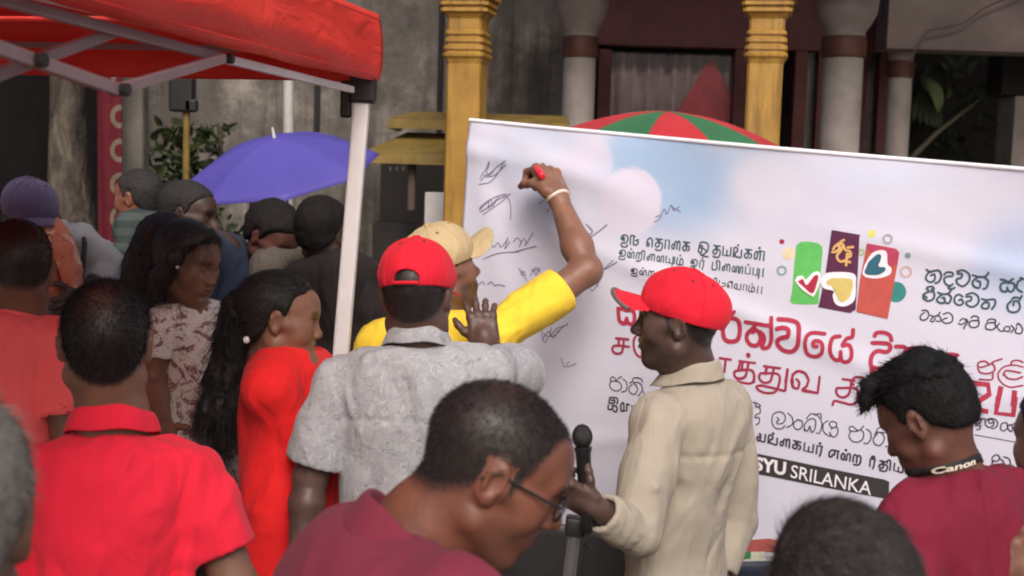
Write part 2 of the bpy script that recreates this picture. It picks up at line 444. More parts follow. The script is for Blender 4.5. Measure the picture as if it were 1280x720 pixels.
# window wall behind the columns
YW = 8.6
def wbox(name, x0, x1, y0, y1, Y, m, d=.1):
    p = at(x0, (y0+y1)/2, Y); q = at(x1, (y0+y1)/2, Y); zt = Z(y0, Y, (x0+x1)/2); zb = Z(y1, Y, (x0+x1)/2)
    b = MB(); b.box(((p[0]+q[0])/2, Y, (zt+zb)/2), (abs(q[0]-p[0])/2, d/2, abs(zt-zb)/2), None, .006); return b.build(name, m, bld)
wbox('lintel', 736, 1100, -140, 62, YW, M['maroon'], .12)
def window(x0, x1, y0, y1, drape):
    fr = wbox('window_frame', x0, x0+16, y0, 420, YW, M['maroon'], .1)
    b = MB(); p = at(x1-8, 100, YW); zt = Z(y0, YW, x1); b.box((p[0], YW, zt/2), (8*YW/FPX, .05, zt/2-.003), None, .006); b.build('frame_post', M['maroon'], fr)
    xa, xb = X(x0+16, YW), X(x1-16, YW); zt = Z(y0+1, YW, x0)
    o = obj('pane', [(xa, YW+.02, .3), (xb, YW+.02, .3), (xb, YW+.02, zt), (xa, YW+.02, zt), (xa, YW+.03, .3), (xb, YW+.03, .3), (xb, YW+.03, zt), (xa, YW+.03, zt)], [(0, 1, 2, 3), (7, 6, 5, 4), (0, 4, 5, 1), (1, 5, 6, 2), (2, 6, 7, 3), (3, 7, 4, 0)], M['glass'], bld, False)
    # curtain: folded cloth a little behind the glass
    n = 160; xs = np.linspace(xa, xb, n); yy = YW+.16+.03*np.sin(xs*70)+.015*np.sin(xs*31+1)
    V = np.concatenate([np.stack([xs, yy, np.full(n, z)], 1) for z in (.3, zt)]); F = [(i, i+1, n+i+1, n+i) for i in range(n-1)]
    o = obj('net_curtain', V, F, M['net'], bld); o.modifiers.new('thickness', 'SOLIDIFY').thickness = .004
    if drape:
        # two swept drapes meeting at the top like a tent
        cx = X(888, YW); ztop = Z(72, YW, 888); V = []; m = 24; k = 40
        for i in range(m):
            t = i/(m-1); z = ztop-(ztop-.3)*t; hw = .012+min(.42, (ztop-z)*.56)
            s = np.linspace(-1, 1, k); V.append(np.stack([cx+s*hw, YW+.10+.018*np.sin(s*22)*min(1, t*3), np.full(k, z)], 1))
        o = obj('drape', np.concatenate(V), grid_faces(m, k), M['drape'], bld); o.modifiers.new('thickness', 'SOLIDIFY').thickness = .004
window(742, 932, 62, 420, True); window(984, 1036, 62, 420, False); window(1058, 1112, 62, 420, False)
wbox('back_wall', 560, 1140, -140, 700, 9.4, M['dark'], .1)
# pinkish beam and the room opening on the right hand side
wbox('beam', 1104, 1500, -60, 69, 7.9, M['pink_plaster'], .25)
wbox('beam', 600, 1110, -140, -22, 7.15, M['pink_plaster'], .3)
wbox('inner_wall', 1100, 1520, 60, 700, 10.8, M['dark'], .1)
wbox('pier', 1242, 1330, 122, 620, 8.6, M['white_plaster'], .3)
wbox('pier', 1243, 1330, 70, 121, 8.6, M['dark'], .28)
# ochre lintel shelf between the wall and the pillars
def awning(x0b, x0t, x1, yt, yb, Yf, Yb, name='awning'):
    zt_, zb_ = Z(yt, Yf, 520), Z(yb, Yf, 520); a, c, e = X(x0b, Yf), X(x0t, Yf), X(x1, Yf); V = []
    for o in (0, .05): V += [(a, Yf, zb_-o), (e, Yf, zb_-o), (e, Yb, zt_-o), (c, Yb, zt_-o), (a, Yb+.5, zb_-o)]
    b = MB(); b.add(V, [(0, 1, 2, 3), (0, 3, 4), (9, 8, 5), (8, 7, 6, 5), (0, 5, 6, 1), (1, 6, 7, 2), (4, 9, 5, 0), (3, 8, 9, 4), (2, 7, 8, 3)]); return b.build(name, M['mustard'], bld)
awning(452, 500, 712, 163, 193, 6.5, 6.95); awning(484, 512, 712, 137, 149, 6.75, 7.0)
wbox('ledge', 500, 712, 150, 154, 6.98, M['dark'], .1)
# verandah slab and roof over it all (keeps the interior dark)
b = MB(); b.box((3.6, 9.0, 4.3), (4.0, 2.4, .12)); b.build('verandah_roof', M['pink_plaster'], bld)
b = MB(); b.box((3.6, 6.4, 4.5), (4.0, .25, .1)); b.build('eave', M['ochre'], bld)
b = MB(); b.box((3.5, 6.25, 3.62), (4.1, .16, .26), None, .02); b.build('entablature', M['ochre'], bld)
b = MB(); b.box((3.5, 11.2, 2.1), (3.8, .08, 2.1)); b.build('rear_wall', M['pink_plaster'], bld)
b = MB(); b.box((7.2, 8.6, 1.7), (.1, 2.4, 1.68)); b.build('side_wall', M['conc'], bld)

# weathered wall at the back of the yard, thing of its own
wl = MB(); x0, x1 = X(95, 8.4), X(720, 8.4); wl.box(((x0+x1)/2, 8.5, 1.68), ((x1-x0)/2, .1, 1.69)); w = wl.build('wall', M['conc'], None, loc=((x0+x1)/2, 8.5, 0))
tag(w, 'stained grey concrete wall standing behind the purple umbrella', 'wall')
b = MB()
for px in (549, 396): b.beam((X(px, 8.37), 8.37, 1.9), (X(px, 8.37), 8.37, 3.3), .035)
b.build('down_pipe', M['dark'], w)

# dark shed under the canopy, its shade put into near-black panels
sh = thing('shed', 'pitch dark open shed behind the capped man', 'shed', (-4.0, 7.4, 0))
b = MB(); xr = X(84, 7.2); b.box(((xr-7)/2-.02, 7.9, 1.6), ((xr+7)/2, .08, 1.6)); b.build('shade_panel', M['dark'], sh)
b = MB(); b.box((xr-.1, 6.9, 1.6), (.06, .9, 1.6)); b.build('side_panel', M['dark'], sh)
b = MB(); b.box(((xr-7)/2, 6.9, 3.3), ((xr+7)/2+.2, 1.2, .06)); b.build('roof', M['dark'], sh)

# mottled tree trunk beside it, its crown above the canopy
def bark():
    n = NT('mottled bark'); v = n.coord((1, 1, .5)); f = n.noise(v, 7, 5, .6, 1)
    c = n.ramp(f, [(.35, (.025, .02, .016)), (.5, (.065, .052, .042)), (.68, (.15, .13, .10))])
    return n.fin(c, .9, n.bump(n.noise(v, 25, 6), .8, .03), .2)
tx = X(94, 6.4); tree = thing('tree', 'tree with pale mottled bark beside the dark shed', 'tree', (tx, 6.4, 0))
b = MB(); zz = np.linspace(0, 4.6, 24); b.tube(np.stack([tx+.03*np.sin(zz*2.1), 6.4+.03*np.cos(zz*1.7), zz], 1), .125-.014*zz+.012*np.sin(zz*5), 16)
for a, e in ((.4, 1.1), (2.3, 1.0), (4.2, 1.3)):
    p = np.array((tx, 6.4, 4.3)); q = p+np.array((math.cos(a)*e, math.sin(a)*e, 1.2)); b.tube([p, (p+q)/2+np.array((0, 0, .15)), q], [.06, .045, .02], 8)
b.build('trunk', bark(), tree, True)
def leafmat(name, col):
    n = NT(name); v = n.coord(); f = n.noise(v, 9, 3); c = n.ramp(f, [(.3, mul(col, .5)), (.7, mul(col, 1.5))])
    n.fin(c, .45, None, .4); t = n.n('ShaderNodeBsdfTranslucent'); n.l(c, t.inputs['Color']); m = n.n('ShaderNodeMixShader'); m.inputs[0].default_value = .25
    n.l(n.b.outputs[0], m.inputs[1]); n.l(t.outputs[0], m.inputs[2]); n.l(m.outputs[0], n.out.inputs['Surface']); return n.m
def leaves(C, L, wid, droop=.3):
    """leaf blades (folded along the midrib) at centres C"""
    n = len(C); d = rng.normal(size=(n, 3)); d[:, 2] -= droop; d /= np.linalg.norm(d, axis=1)[:, None]
    s = np.cross(d, rng.normal(size=(n, 3))); s /= np.linalg.norm(s, axis=1)[:, None]; u = np.cross(s, d)
    L = L*rng.uniform(.6, 1.3, n)[:, None]; w = wid*rng.uniform(.7, 1.2, n)[:, None]
    V = np.stack([C, C+d*L*.35+s*w+u*w*.3, C+d*L*.75+s*w*.6+u*w*.2, C+d*L-u*w*.3, C+d*L*.75-s*w*.6+u*w*.2, C+d*L*.35-s*w+u*w*.3, C+d*L*.5], 1).reshape(-1, 3)
    b = np.arange(n)*7; F = np.concatenate([np.stack(x, 1) for x in ((b, b+1, b+2, b+6), (b+6, b+2, b+3, b+3), (b, b+6, b+4, b+5), (b+6, b+3, b+3, b+4))])
    tri = F[:, 2] == F[:, 3]
    F2 = [tuple(f[:3]) if t else tuple(f) for f, t in zip(F.tolist(), tri)]
    F2 = [tuple(dict.fromkeys(f)) for f in F2]
    return V, F2
C = np.concatenate([np.array((tx, 6.4, 5.6))+np.array((math.cos(a)*r, math.sin(a)*r, h))+rng.normal(size=(260, 3))*.38 for a, r, h in ((.4, 1.1, 0), (2.3, 1, .1), (4.2, 1.2, .3), (0, 0, .7))])
V, F = leaves(C, .16, .04); obj('crown', V, F, leafmat('tree leaf', (.05, .09, .02)), tree, False)

# ---------------- red hanging cloth with pale ring motifs
def motif():
    n = NT('red hanging cloth'); c = n.n('ShaderNodeTexCoord'); s = n.n('ShaderNodeSeparateXYZ'); n.l(c.outputs['Object'], s.inputs[0])
    def mth(op, a, b=None):
        x = n.n('ShaderNodeMath', operation=op)
        for v, i in ((a, 0), (b, 1)):
            if v is None: continue
            if isinstance(v, (int, float)): x.inputs[i].default_value = v
            else: n.l(v, x.inputs[i])
        return x.outputs[0]
    z = mth('SUBTRACT', mth('MODULO', mth('ADD', s.outputs['Z'], 10), .155), .0775); xx = mth('SUBTRACT', s.outputs['X'], .045)
    r = mth('SQRT', mth('ADD', mth('MULTIPLY', z, z), mth('MULTIPLY', mth('MULTIPLY', xx, xx), 2)))
    ring = mth('LESS_THAN', mth('ABSOLUTE', mth('SUBTRACT', r, .042)), .012)
    col = n.mix(ring, (.085, .008, .014), (.13, .10, .07)); return n.fin(col, .8, n.bump(n.noise(c.outputs['Object'], 12, 3), .5, .02), .2)
Y = 5.9; xa, xb = X(122, Y), X(152, Y); n = 24; xs = np.linspace(xa, xb, n); V = []
for z in np.linspace(.7, 2.52, 20): V.append(np.stack([xs, Y+.012*np.sin(xs*60+z*2), np.full(n, z)], 1))
hc = obj('hanging_cloth', np.concatenate(V), grid_faces(20, n), motif(), None, loc=((xa+xb)/2, Y, .7)); hc.modifiers.new('thickness', 'SOLIDIFY').thickness = .006
tag(hc, 'dark red cloth strip with pale ring motifs hanging near the tree trunk', 'hanging cloth')
# its pole
b = MB(); x = X(168, 6.1); b.beam((x, 6.1, 0), (x, 6.1, 2.6), .115); b.beam((xa-.05, 5.93, 2.53), (x+.02, 6.07, 2.53), .03)
tag(b.build('post', plain('grey post', (.10, .09, .075), .8, .3, 6), None, loc=(x, 6.1, 0)), 'grey square post between the red hanging cloth and yellow lamp pole', 'post')
# yellow lamp pole with a dark lamp box
lp = thing('lamp_pole', 'thin yellow lamp pole with a black lamp box in front of the concrete wall', 'lamp pole', (X(233, 6.6), 6.6, 0))
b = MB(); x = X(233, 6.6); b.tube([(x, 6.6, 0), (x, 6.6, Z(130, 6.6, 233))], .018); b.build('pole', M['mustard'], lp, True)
b = MB(); b.box((x-.02, 6.6, Z(118, 6.6, 233)), (.06, .05, .09), None, .012); b.box((x+.03, 6.58, Z(132, 6.6, 233)), (.03, .03, .03), None, .008); b.build('lamp_box', M['black'], lp)
# leafy plant by the pole
px_ = at(252, 180, 7.2); plant = thing('plant', 'leafy green climber against the concrete wall by the lamp pole', 'plant', (px_[0], 7.4, 0))
C = np.stack([px_[0]+rng.normal(size=700)*.11-.08, 7.4+rng.normal(size=700)*.12, rng.uniform(.9, 2.1, 700)], 1); C[:, 0] += .1*np.sin(C[:, 2]*6)
V, F = leaves(C, .085, .025); obj('foliage', V, F, leafmat('climber leaf', (.03, .042, .012)), plant, False)
b = MB(); zz = np.linspace(0, 2.1, 20); b.tube(np.stack([px_[0]+.06*np.sin(zz*4), 7.4+0*zz, zz], 1), .015, 6); b.build('stem', bark(), plant, True)
# white pipe behind the umbrella
x = X(360, 6.4); b = MB(); b.tube([(x+.02, 6.4, 0), (x, 6.4, Z(86, 6.4, 360))], .026, 16); b.tube([(x, 6.4, Z(86, 6.4, 360)-.002), (x, 6.4, Z(82, 6.4, 360))], .031, 16)
tag(b.build('pipe_post', plain('pale pipe', (.38, .36, .34), .5, .15, 10), None, True, loc=(x, 6.4, 0)), 'pale round pipe standing behind the purple umbrella', 'post')
# wooden pole
x = X(317, 5.9); b = MB(); b.tube([(x+.02, 5.9, 0), (x+.005, 5.9, 1.2), (x, 5.9, Z(235, 5.9, 317))], .018, 10)
tag(b.build('wooden_pole', plain('orange wood', (.32, .13, .04), .6, .3, 12), None, True, loc=(x, 5.9, 0)), 'thin orange-brown wooden pole under the edge of the purple umbrella', 'pole')

# stacked goods under the ledge
g = thing('stall', 'dim market stall under the yellow ledge hung with small bunting', 'stall', (X(515, 6.7), 6.7, 0))
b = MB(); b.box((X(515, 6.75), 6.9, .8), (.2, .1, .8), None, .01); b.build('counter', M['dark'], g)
b = MB(); b.box(((X(478, 8.2)+X(560, 8.2))/2, 8.2, 1.0), ((X(560, 8.2)-X(478, 8.2))/2, .05, .97)); b.build('shade_panel', M['dark'], g)  # dark sheet added to put shade on the wall under the ledge
b = MB()
for i, px in enumerate((488, 496, 504)):
    p = at(px, 203, 6.55); b.add([p+np.array((-.016, 0, 0)), p+np.array((.016, 0, 0)), p+np.array((0, .004, -.045)), p+np.array((0, .01, -.02))], [(0, 1, 2), (1, 3, 2), (3, 0, 2), (0, 3, 1)])
b.build('bunting', plain('faded bunting', (.35, .33, .3), .8), g)
b = MB(); b.box(at(543, 270, 6.5)+np.array((0, 0, -.1)), (.05, .008, .22), None, .004); b.build('paper_sheet', plain('paper', (.42, .4, .4), .8), g)
b = MB(); b.box(at(515, 225, 6.62), (.02, .03, .16), None, .01); b.build('bottle_rack', plain('brown box', (.07, .05, .035), .7), g)

# hanging leaf in the dark opening
pl = thing('plant', 'banana-like plant with a pale curled leaf in the dark opening', 'plant', (X(1165, 8.9), 8.9, 0))
b = MB(); p = [at(1140, 196, 8.9), at(1172, 165, 8.85), at(1225, 124, 8.9)]; b.tube([(p[0][0], 8.9, 0), p[0]+np.array((-.02, 0, -.2)), p[0], p[1], p[2]], [.03, .026, .022, .016, .008], 8); b.build('stem', plain('dry stem', (.16, .14, .1), .8), pl, True)
def blade(pts, wids, name='leaf', m=None):
    pts = np.asarray(pts, float); V = []
    for i, (q, w) in enumerate(zip(pts, wids)):
        V += [q+np.array((-w, -.015, 0)), q, q+np.array((w, -.02, .01))]
    o = obj(name, np.array(V), grid_faces(len(pts), 3), m, pl); o.modifiers.new('s', 'SUBSURF').levels = 2; o.modifiers['s'].render_levels = 2; o.modifiers.new('thickness', 'SOLIDIFY').thickness = .003
    return o
lg = leafmat('pale leaf', (.17, .24, .10)); ld = leafmat('dim leaf', (.05, .075, .035))
blade([at(1154, 97, 8.8), at(1161, 100, 8.75), at(1168, 112, 8.72), at(1173, 127, 8.74), at(1172, 142, 8.78)], [.01, .03, .05, .035, .006], m=lg)
blade([at(1152, 95, 8.8), at(1155, 104, 8.8), at(1160, 116, 8.82)], [.006, .022, .004], m=lg)
blade([at(1184, 110, 8.85), at(1187, 116, 8.8), at(1184, 124, 8.8)], [.004, .018, .004], m=lg)
for a in range(5): blade([at(1150+a*7, 112+a*4, 8.95), at(1147+a*5, 130+a*4, 8.9), at(1141+a*9, 152+a*3, 8.9)], [.01, .045, .008], m=ld)
C = np.stack([rng.uniform(X(1136, 9.3), X(1236, 9.3), 230), rng.uniform(9.2, 9.9, 230), rng.uniform(1.3, 2.75, 230)], 1); V, F = leaves(C, .20, .035); obj('foliage', V, F, leafmat('dim foliage', (.05, .065, .035)), pl, False)
# wire along the pink beam
b = MB(); pts = [at(1136, 78, 7.72), at(1150, 52, 7.72), at(1160, 38, 7.72), at(1185, 33, 7.72), at(1206, 28, 7.72), at(1230, 10, 7.72), at(1300, -20, 7.7)]
b.tube(pts, .006, 6); tag(b.build('cable', plain('brown cable', (.1, .06, .05), .7), None, True, loc=pts[0]), 'thin brown cable running across the pinkish beam', 'cable')

# ================================================================== THE RED CANOPY
tent = thing('canopy_tent', 'red pop-up canopy tent with white metal leg and folding truss', 'canopy tent', (-.43, 3.5, 0))
def tentmat():
    n = NT('red tent fabric'); v = n.coord(); f = n.noise(v, 4, 4); c = n.ramp(f, [(.3, (.78, .045, .035)), (.7, (.88, .07, .05))])
    bb = n.bump(n.noise(n.coord((1, 1, 3)), 5, 3, .5, .8), .35, .04); bb = n.bump(n.noise(v, 700, 2), .2, .001, bb); n.fin(c, .55, bb, .3)
    t = n.n('ShaderNodeBsdfTranslucent'); n.l(c, t.inputs['Color']); m = n.n('ShaderNodeMixShader'); m.inputs[0].default_value = .24
    n.l(n.b.outputs[0], m.inputs[1]); n.l(t.outputs[0], m.inputs[2]); n.l(m.outputs[0], n.out.inputs['Surface']); return n.m
M['tent'] = tentmat()
C0 = np.array((at(457, 60, 3.5)[0], 3.5, 0)); dA = norm((-.235, -1.68, 0)); dB = norm((-1.68, .235, 0)); S = 3.0
zt = lambda py: Z(py, 3.5, 460)
Zh, Ze = zt(101), zt(17)            # hem and eave heights at the corner
cor = [C0, C0+dA*S, C0+dA*S+dB*S, C0+dB*S]; apex = (cor[0]+cor[2])/2+np.array((0, 0, Ze+.62))
def valance(a, b, lift0, lift1):
    nu, nv = 90, 14; V = []
    out = norm(np.cross(b-a, (0, 0, 1.0)));
    if out @ (a-(cor[0]+cor[2])/2) < 0: out = -out
    for i in range(nu):
        t = i/(nu-1); p = a+(b-a)*t; sag = .02*math.sin(PI*t)
        for j in range(nv):
            s = j/(nv-1); z = Ze*(1-s)+(Zh+lift0*(1-t)+lift1*t)*s - sag*(1-s*.3)
            o = .010*math.sin(9*s+2.1*math.sin(5*t))*s*math.sin(PI*min(1, 8*t+.15)*.5)+.012*math.sin(t*37+3*s)*s*s*.6+.012*math.sin(PI*s)
            V.append(np.array((p[0], p[1], z))+out*(o+.01))
    return np.array(V), grid_faces(nu, nv)
ov = .03
cc = [c+norm(c-(cor[0]+cor[2])/2)*ov for c in cor]
for k, (i, j, l0, l1) in enumerate(((0, 1, 0, 0), (1, 2, 0, 0), (2, 3, 0, .03), (3, 0, .03, .0))):
    V, F = valance(cc[i], cc[j], l0, l1); o = obj('valance', V, F, M['tent'], tent); o.modifiers.new('thickness', 'SOLIDIFY').thickness = .002
    b = MB(); oo = norm((cc[i]+cc[j])/2-(cor[0]+cor[2])/2); b.tube([cc[i]*(1-t)+cc[j]*t+np.array((0, 0, Ze-.014-.02*math.sin(PI*t)))+oo*.0125 for t in np.linspace(.005, .995, 40)], .003, 6); b.tube([cc[i]*(1-t)+cc[j]*t+np.array((0, 0, Zh+.016+l0*(1-t)+l1*t-.014*math.sin(PI*t)))+oo*.016 for t in np.linspace(.005, .995, 40)], .002, 6); b.build('hem_seam', M['tent'], tent, True)
    # roof panel
    nu, nv = 30, 20; V = []
    for a in range(nu):
        for s in range(nv):
            e = cc[i]+(cc[j]-cc[i])*(a/(nu-1)); e = np.array((e[0], e[1], Ze+.0-.02*math.sin(PI*a/(nu-1)))); t = s/(nv-1)
            V.append(e*(1-t)+apex*t-np.array((0, 0, .10*math.sin(PI*t))))
    o = obj('roof_panel', np.array(V), grid_faces(nu, nv), M['tent'], tent); o.modifiers.new('thickness', 'SOLIDIFY').thickness = .002
def xy(c, z): return np.array((c[0], c[1], z))
foot = at(424, 470, 3.47); top = at(453, 120, 3.5)
lean = (top-foot)/(top[2]-foot[2])
legtop = [top]+[xy(c-norm(c-(cor[0]+cor[2])/2)*.06, top[2]) for c in cor[1:]]
for i, p in enumerate(legtop):
    d = lean if i == 0 else np.array((0, 0, 1.0)); b = MB(); q = p-d*(p[2]-.0)
    b.beam(q, p, .043); b.build('leg', M['steel_white'], tent)
    b = MB(); b.box(p+d*.04, (.034, .034, .06), None, .008); b.box(p+d*.02+np.array((-.045, 0, -.03)), (.014, .02, .05), None, .006); b.build('bracket', M['black'], tent)
    b = MB(); b.box((q[0], q[1], .008), (.05, .05, .006), None, .003); b.build('foot_plate', M['black'], tent)
nA = norm(np.cross(dA, (0, 0, 1.0)))
def side_pt(px, py, off=0.0):
    """point of the truss plane along the near side of the tent"""
    d = fw*FPX+RT*(px-CX)-UP*(py-CY); q = legtop[0]+nA*off; t = ((q-CAM)@nA)/(d@nA); return CAM+d*t
M['truss'] = plain('tent-shaded steel', (.24, .16, .17), .4, .1, 14, .05)  # dim red light under the tent is put into this steel colour
def truss_bar(P, Q, w=.014, h=.017):
    b = MB(); b.beam(P, Q, w, h); return b.build('truss_bar', M['truss'], tent)
def pin(P):
    b = MB(); b.lathe(P-nA*.02, [(.010, 0), (.010, .03)], 10, nA); b.build('pin', M['black'], tent)
A_, P1, P0, Q1 = side_pt(440, 112), side_pt(279, 73), side_pt(128, 33), side_pt(146, 112, -.02)
truss_bar(A_, P1).data.materials[0] = M['steel_white']; truss_bar(P1, P0); truss_bar(side_pt(279, 73, -.02), Q1); 
R1 = side_pt(40, 75, -.02); truss_bar(Q1, R1, .014, .019); truss_bar(R1, R1+(R1-Q1)*.8, .014, .019); truss_bar(side_pt(142, 40, .02), side_pt(38, 78, .02)); truss_bar(side_pt(38, 78, .02), side_pt(38, 78, .02)+(side_pt(38, 78, .02)-side_pt(142, 40, .02))*.8)
truss_bar(P0, P0+(P0-P1)*.8)
for q in (P1, Q1, R1): pin(q)
top_l = legtop[3]+np.array((0, 0, .12))
truss_bar(legtop[0]+dB*.05+np.array((0, 0, .12)), top_l); truss_bar(top_l, legtop[2]+np.array((0, 0, .05))); truss_bar(legtop[2]+np.array((0, 0, .05)), legtop[1]+np.array((0, 0, .05)))
for i, j in ((0, 2), (1, 3)):
    b = MB(); m = (legtop[i]+legtop[j])/2+np.array((0, 0, .35)); b.beam(legtop[i]+np.array((0, 0, .06)), m, .02); b.beam(m, legtop[j]+np.array((0, 0, .06)), .02); b.build('roof_bar', M['steel_white'], tent)

# ================================================================== UMBRELLAS
def canopy_mesh(c, axis, R_, depth, n, ang0=0.0, ribs=8):
    """shallow dome with sagging panels between the ribs; c is the apex"""
    Fm = frame_z(axis); V = []; nr = 14; na = ribs*10
    for i in range(nr+1):
        t = i/nr
        for j in range(na):
            a = j/na*2*PI+ang0; u = (j/10) % 1; sag = math.sin(PI*u)
            r = R_*t*(1-.085*sag*t); z = -depth*(t**1.9)-.02*R_*sag*t*(1-t)*2
            V.append((r*math.cos(a), r*math.sin(a), z))
    V = np.array(V) @ Fm.T + np.asarray(c); F = []; mi = []
    for i in range(nr):
        for j in range(na):
            F.append((i*na+j, (i+1)*na+j, (i+1)*na+(j+1) % na, i*na+(j+1) % na)); mi.append((j//10) % 2)
    return V, F, mi, Fm
# purple umbrella, tipped away to one side
ap = at(343, 172, 5.5); ax = norm((-.15, -.30, .94))
umb = thing('umbrella', 'open purple umbrella tipped sideways over the crowd behind the tent leg', 'umbrella', ap)
def umbmat():
    n = NT('purple nylon'); v = n.coord(); c = n.ramp(n.noise(v, 3, 2), [(.3, (.10, .082, .40)), (.7, (.13, .108, .48))]); b = n.bump(n.noise(v, 7, 2), .3, .02); n.fin(c, .5, b, .3)
    t = n.n('ShaderNodeBsdfTranslucent'); n.l(c, t.inputs['Color']); m = n.n('ShaderNodeMixShader'); m.inputs[0].default_value = .3
    n.l(n.b.outputs[0], m.inputs[1]); n.l(t.outputs[0], m.inputs[2]); n.l(m.outputs[0], n.out.inputs['Surface']); return n.m
V, F, mi, Fm = canopy_mesh(ap, ax, .43, .15, 8, .2); o = obj('canopy', V, F, umbmat(), umb); o.modifiers.new('thickness', 'SOLIDIFY').thickness = .0015
b = MB(); b.tube([ap-ax*.01, ap+ax*.045], [.008, .004], 10); b.build('tip', M['steel_white'], umb, True)
b = MB(); b.tube([ap-ax*.003, ap-ax*.62], .006, 10); b.build('shaft', M['steel_white'], umb, True)
b = MB()
e = ap-ax*.62; b.tube([e, e-ax*.06, e-ax*.10+Fm[:, 0]*.015, e-ax*.10+Fm[:, 0]*.05, e-ax*.06+Fm[:, 0]*.06], .011, 10); b.build('handle', M['black'], umb, True)
for k in range(8):
    a = k/8*2*PI+.2; b = MB(); pts = []
    for t in np.linspace(.05, 1, 8): pts.append(ap+Fm @ np.array((.43*t*math.cos(a), .43*t*math.sin(a), -.15*t**1.9-.006)))
    b.tube(pts, .0022, 6); b.build('rib', M['black'], umb)
# red and green parasol behind the banner
ap = at(834, 139, 5.4); par = thing('parasol', 'large red and green panelled parasol rising behind the white banner', 'parasol', (ap[0], ap[1], 0))
def twocol(name, c): return cloth(name, c, .1, 500, .3, .7, .05, 8, .15)
V, F, mi, Fm = canopy_mesh(ap, (0.02, -.10, 1), .64, .21, 10, .33+PI/5, 10); o = obj('canopy', V, F, [twocol('red panel', (.48, .03, .04)), twocol('green panel', (.035, .16, .07))], par, mi=mi)
o.modifiers.new('thickness', 'SOLIDIFY').thickness = .002
b = MB(); b.tube([(ap[0], ap[1], 0), ap-np.array((0, 0, .005))], .016, 12); b.build('pole', M['steel_white'], par, True)
b = MB(); b.lathe((ap[0], ap[1], 0), [(.22, 0), (.22, .05), (.06, .08), (.03, .2)], 24); b.build('base', M['black'], par, True)
for k in range(10):
    a = k/10*2*PI+.33; b = MB(); b.tube([ap+Fm @ np.array((.64*t*math.cos(a), .64*t*math.sin(a), -.21*t**1.9-.012)) for t in np.linspace(.03, .98, 7)], .004, 6); b.build('rib', M['steel_white'], par)

# ================================================================== PLASTIC CHAIRS
def chair(px, py, Y, m, label, yaw=0):
    p = at(px, py, Y); t = thing('plastic_chair', label, 'chair', (p[0], Y, 0), 'plastic chairs')
    c, s = math.cos(yaw), math.sin(yaw); R = np.array(((c, -s, 0), (s, c, 0), (0, 0, 1))); base = np.array((p[0], Y, 0)); H = p[2]
    def T(V): return np.asarray(V) @ R.T + base
    b = MB(); b.box((0, .25, .43), (.22, .22, .014), None, .012); b.V = [T(v) for v in b.V]; b.build('seat', m, t)
    nu, nv = 24, 14; V = []
    for i in range(nu):
        u = i/(nu-1)*2-1
        for j in range(nv):
            v = j/(nv-1); z = .45+(H-.45)*v-.05*(abs(u)**3)*v; V.append((.235*u*(1+.04*v), .02-.05*v-.06*(1-u*u)*v+.03, z))
    o = obj('backrest', T(V), grid_faces(nu, nv), m, t); o.modifiers.new('thickness', 'SOLIDIFY').thickness = .012
    for a in (-1, 1):
        for q in (0, 1):
            b = MB(); b.tube(T([(.19*a, .05+.4*q, .43), (.225*a, .0+.5*q, 0)]), [.024, .018], 8); b.build('leg', m, t)
        b = MB(); b.tube(T([(.235*a, .0, .66), (.26*a, .12, .67), (.26*a, .36, .655), (.24*a, .43, .62), (.215*a, .44, .43)]), .02, 8); b.build('armrest', m, t)
chair(925, 697, 3.62, plain('navy plastic', (.022, .03, .05), .4, .1, 8), 'navy plastic chair under the banner beside the beige shirt', .2)
chair(690, 650, 3.78, plain('charcoal plastic', (.05, .048, .05), .45, .15, 8), 'charcoal plastic chair under the banner behind the microphone stand', -.15)
# ================================================================== THE BANNER
TL = at(590, 150, 4.3)
u_ = norm(RT*.86-UP*.133-fw*.493); v_ = -RT*.1-UP*1+fw*.15; v_ = norm(v_-u_*(u_@v_)); n_ = np.cross(v_, u_)    # towards the camera
if n_ @ (CAM-TL) < 0: n_ = -n_
BW, BH = 3.05, 1.30
def ban(px, py):
    d = fw*FPX+RT*(px-CX)-UP*(py-CY); t = ((TL-CAM)@n_)/(d@n_); p = CAM+d*t-TL; return np.array((p@u_, p@v_))
def relief(u, v):
    e = np.exp(-v*9); w = .012*e*np.sin(u*7+1)+.006*np.sin(u*4.1+v*2.2)+.004*np.sin(v*5.5-u*1.3)
    w = w+.010*np.exp(-((u-.45-v*.5)/.16)**2)*np.exp(-v*1.2)+.006*np.exp(-((u-1.2+v*.4)/.2)**2)-.008*np.exp(-((u-.1-v*.25)/.08)**2)*np.exp(-v*2)
    # diagonal pull creases from the tied corner
    for a, s, A in ((.32, .05, .012), (.75, .06, .012), (1.25, .05, .009)):
        q = v*math.cos(a)-u*math.sin(a); r = u*math.cos(a)+v*math.sin(a); w = w+A*np.exp(-(q/s)**2)*np.exp(-r*2.2)*np.minimum(1, r*6)
    for a, cc_, A in ((.25, .55, .006), (-.3, .8, .006), (.1, .22, .007)): w = w+A*np.exp(-((v-cc_-a*(u-1.2))/.035)**2)*(.5+.5*np.sin(u*3+cc_*9))
    return w*1.35
def surf(uv, off=0.0):
    uv = np.asarray(uv, float).reshape(-1, 2); u, v = uv[:, 0], uv[:, 1]
    sag = .012*np.sin(PI*u/BW)*(1-v/BH)
    return TL+u[:, None]*u_+(v+sag)[:, None]*v_+(relief(u, v)+off)[:, None]*n_
banner = thing('banner', 'large white printed banner with Sinhala and Tamil lettering, hand signatures and a heart logo', 'banner', TL)
nu, nv = 300, 130; U, Vv = np.meshgrid(np.linspace(0, BW, nu), np.linspace(0, BH, nv), indexing='ij'); UV = np.stack([U.ravel(), Vv.ravel()], 1)
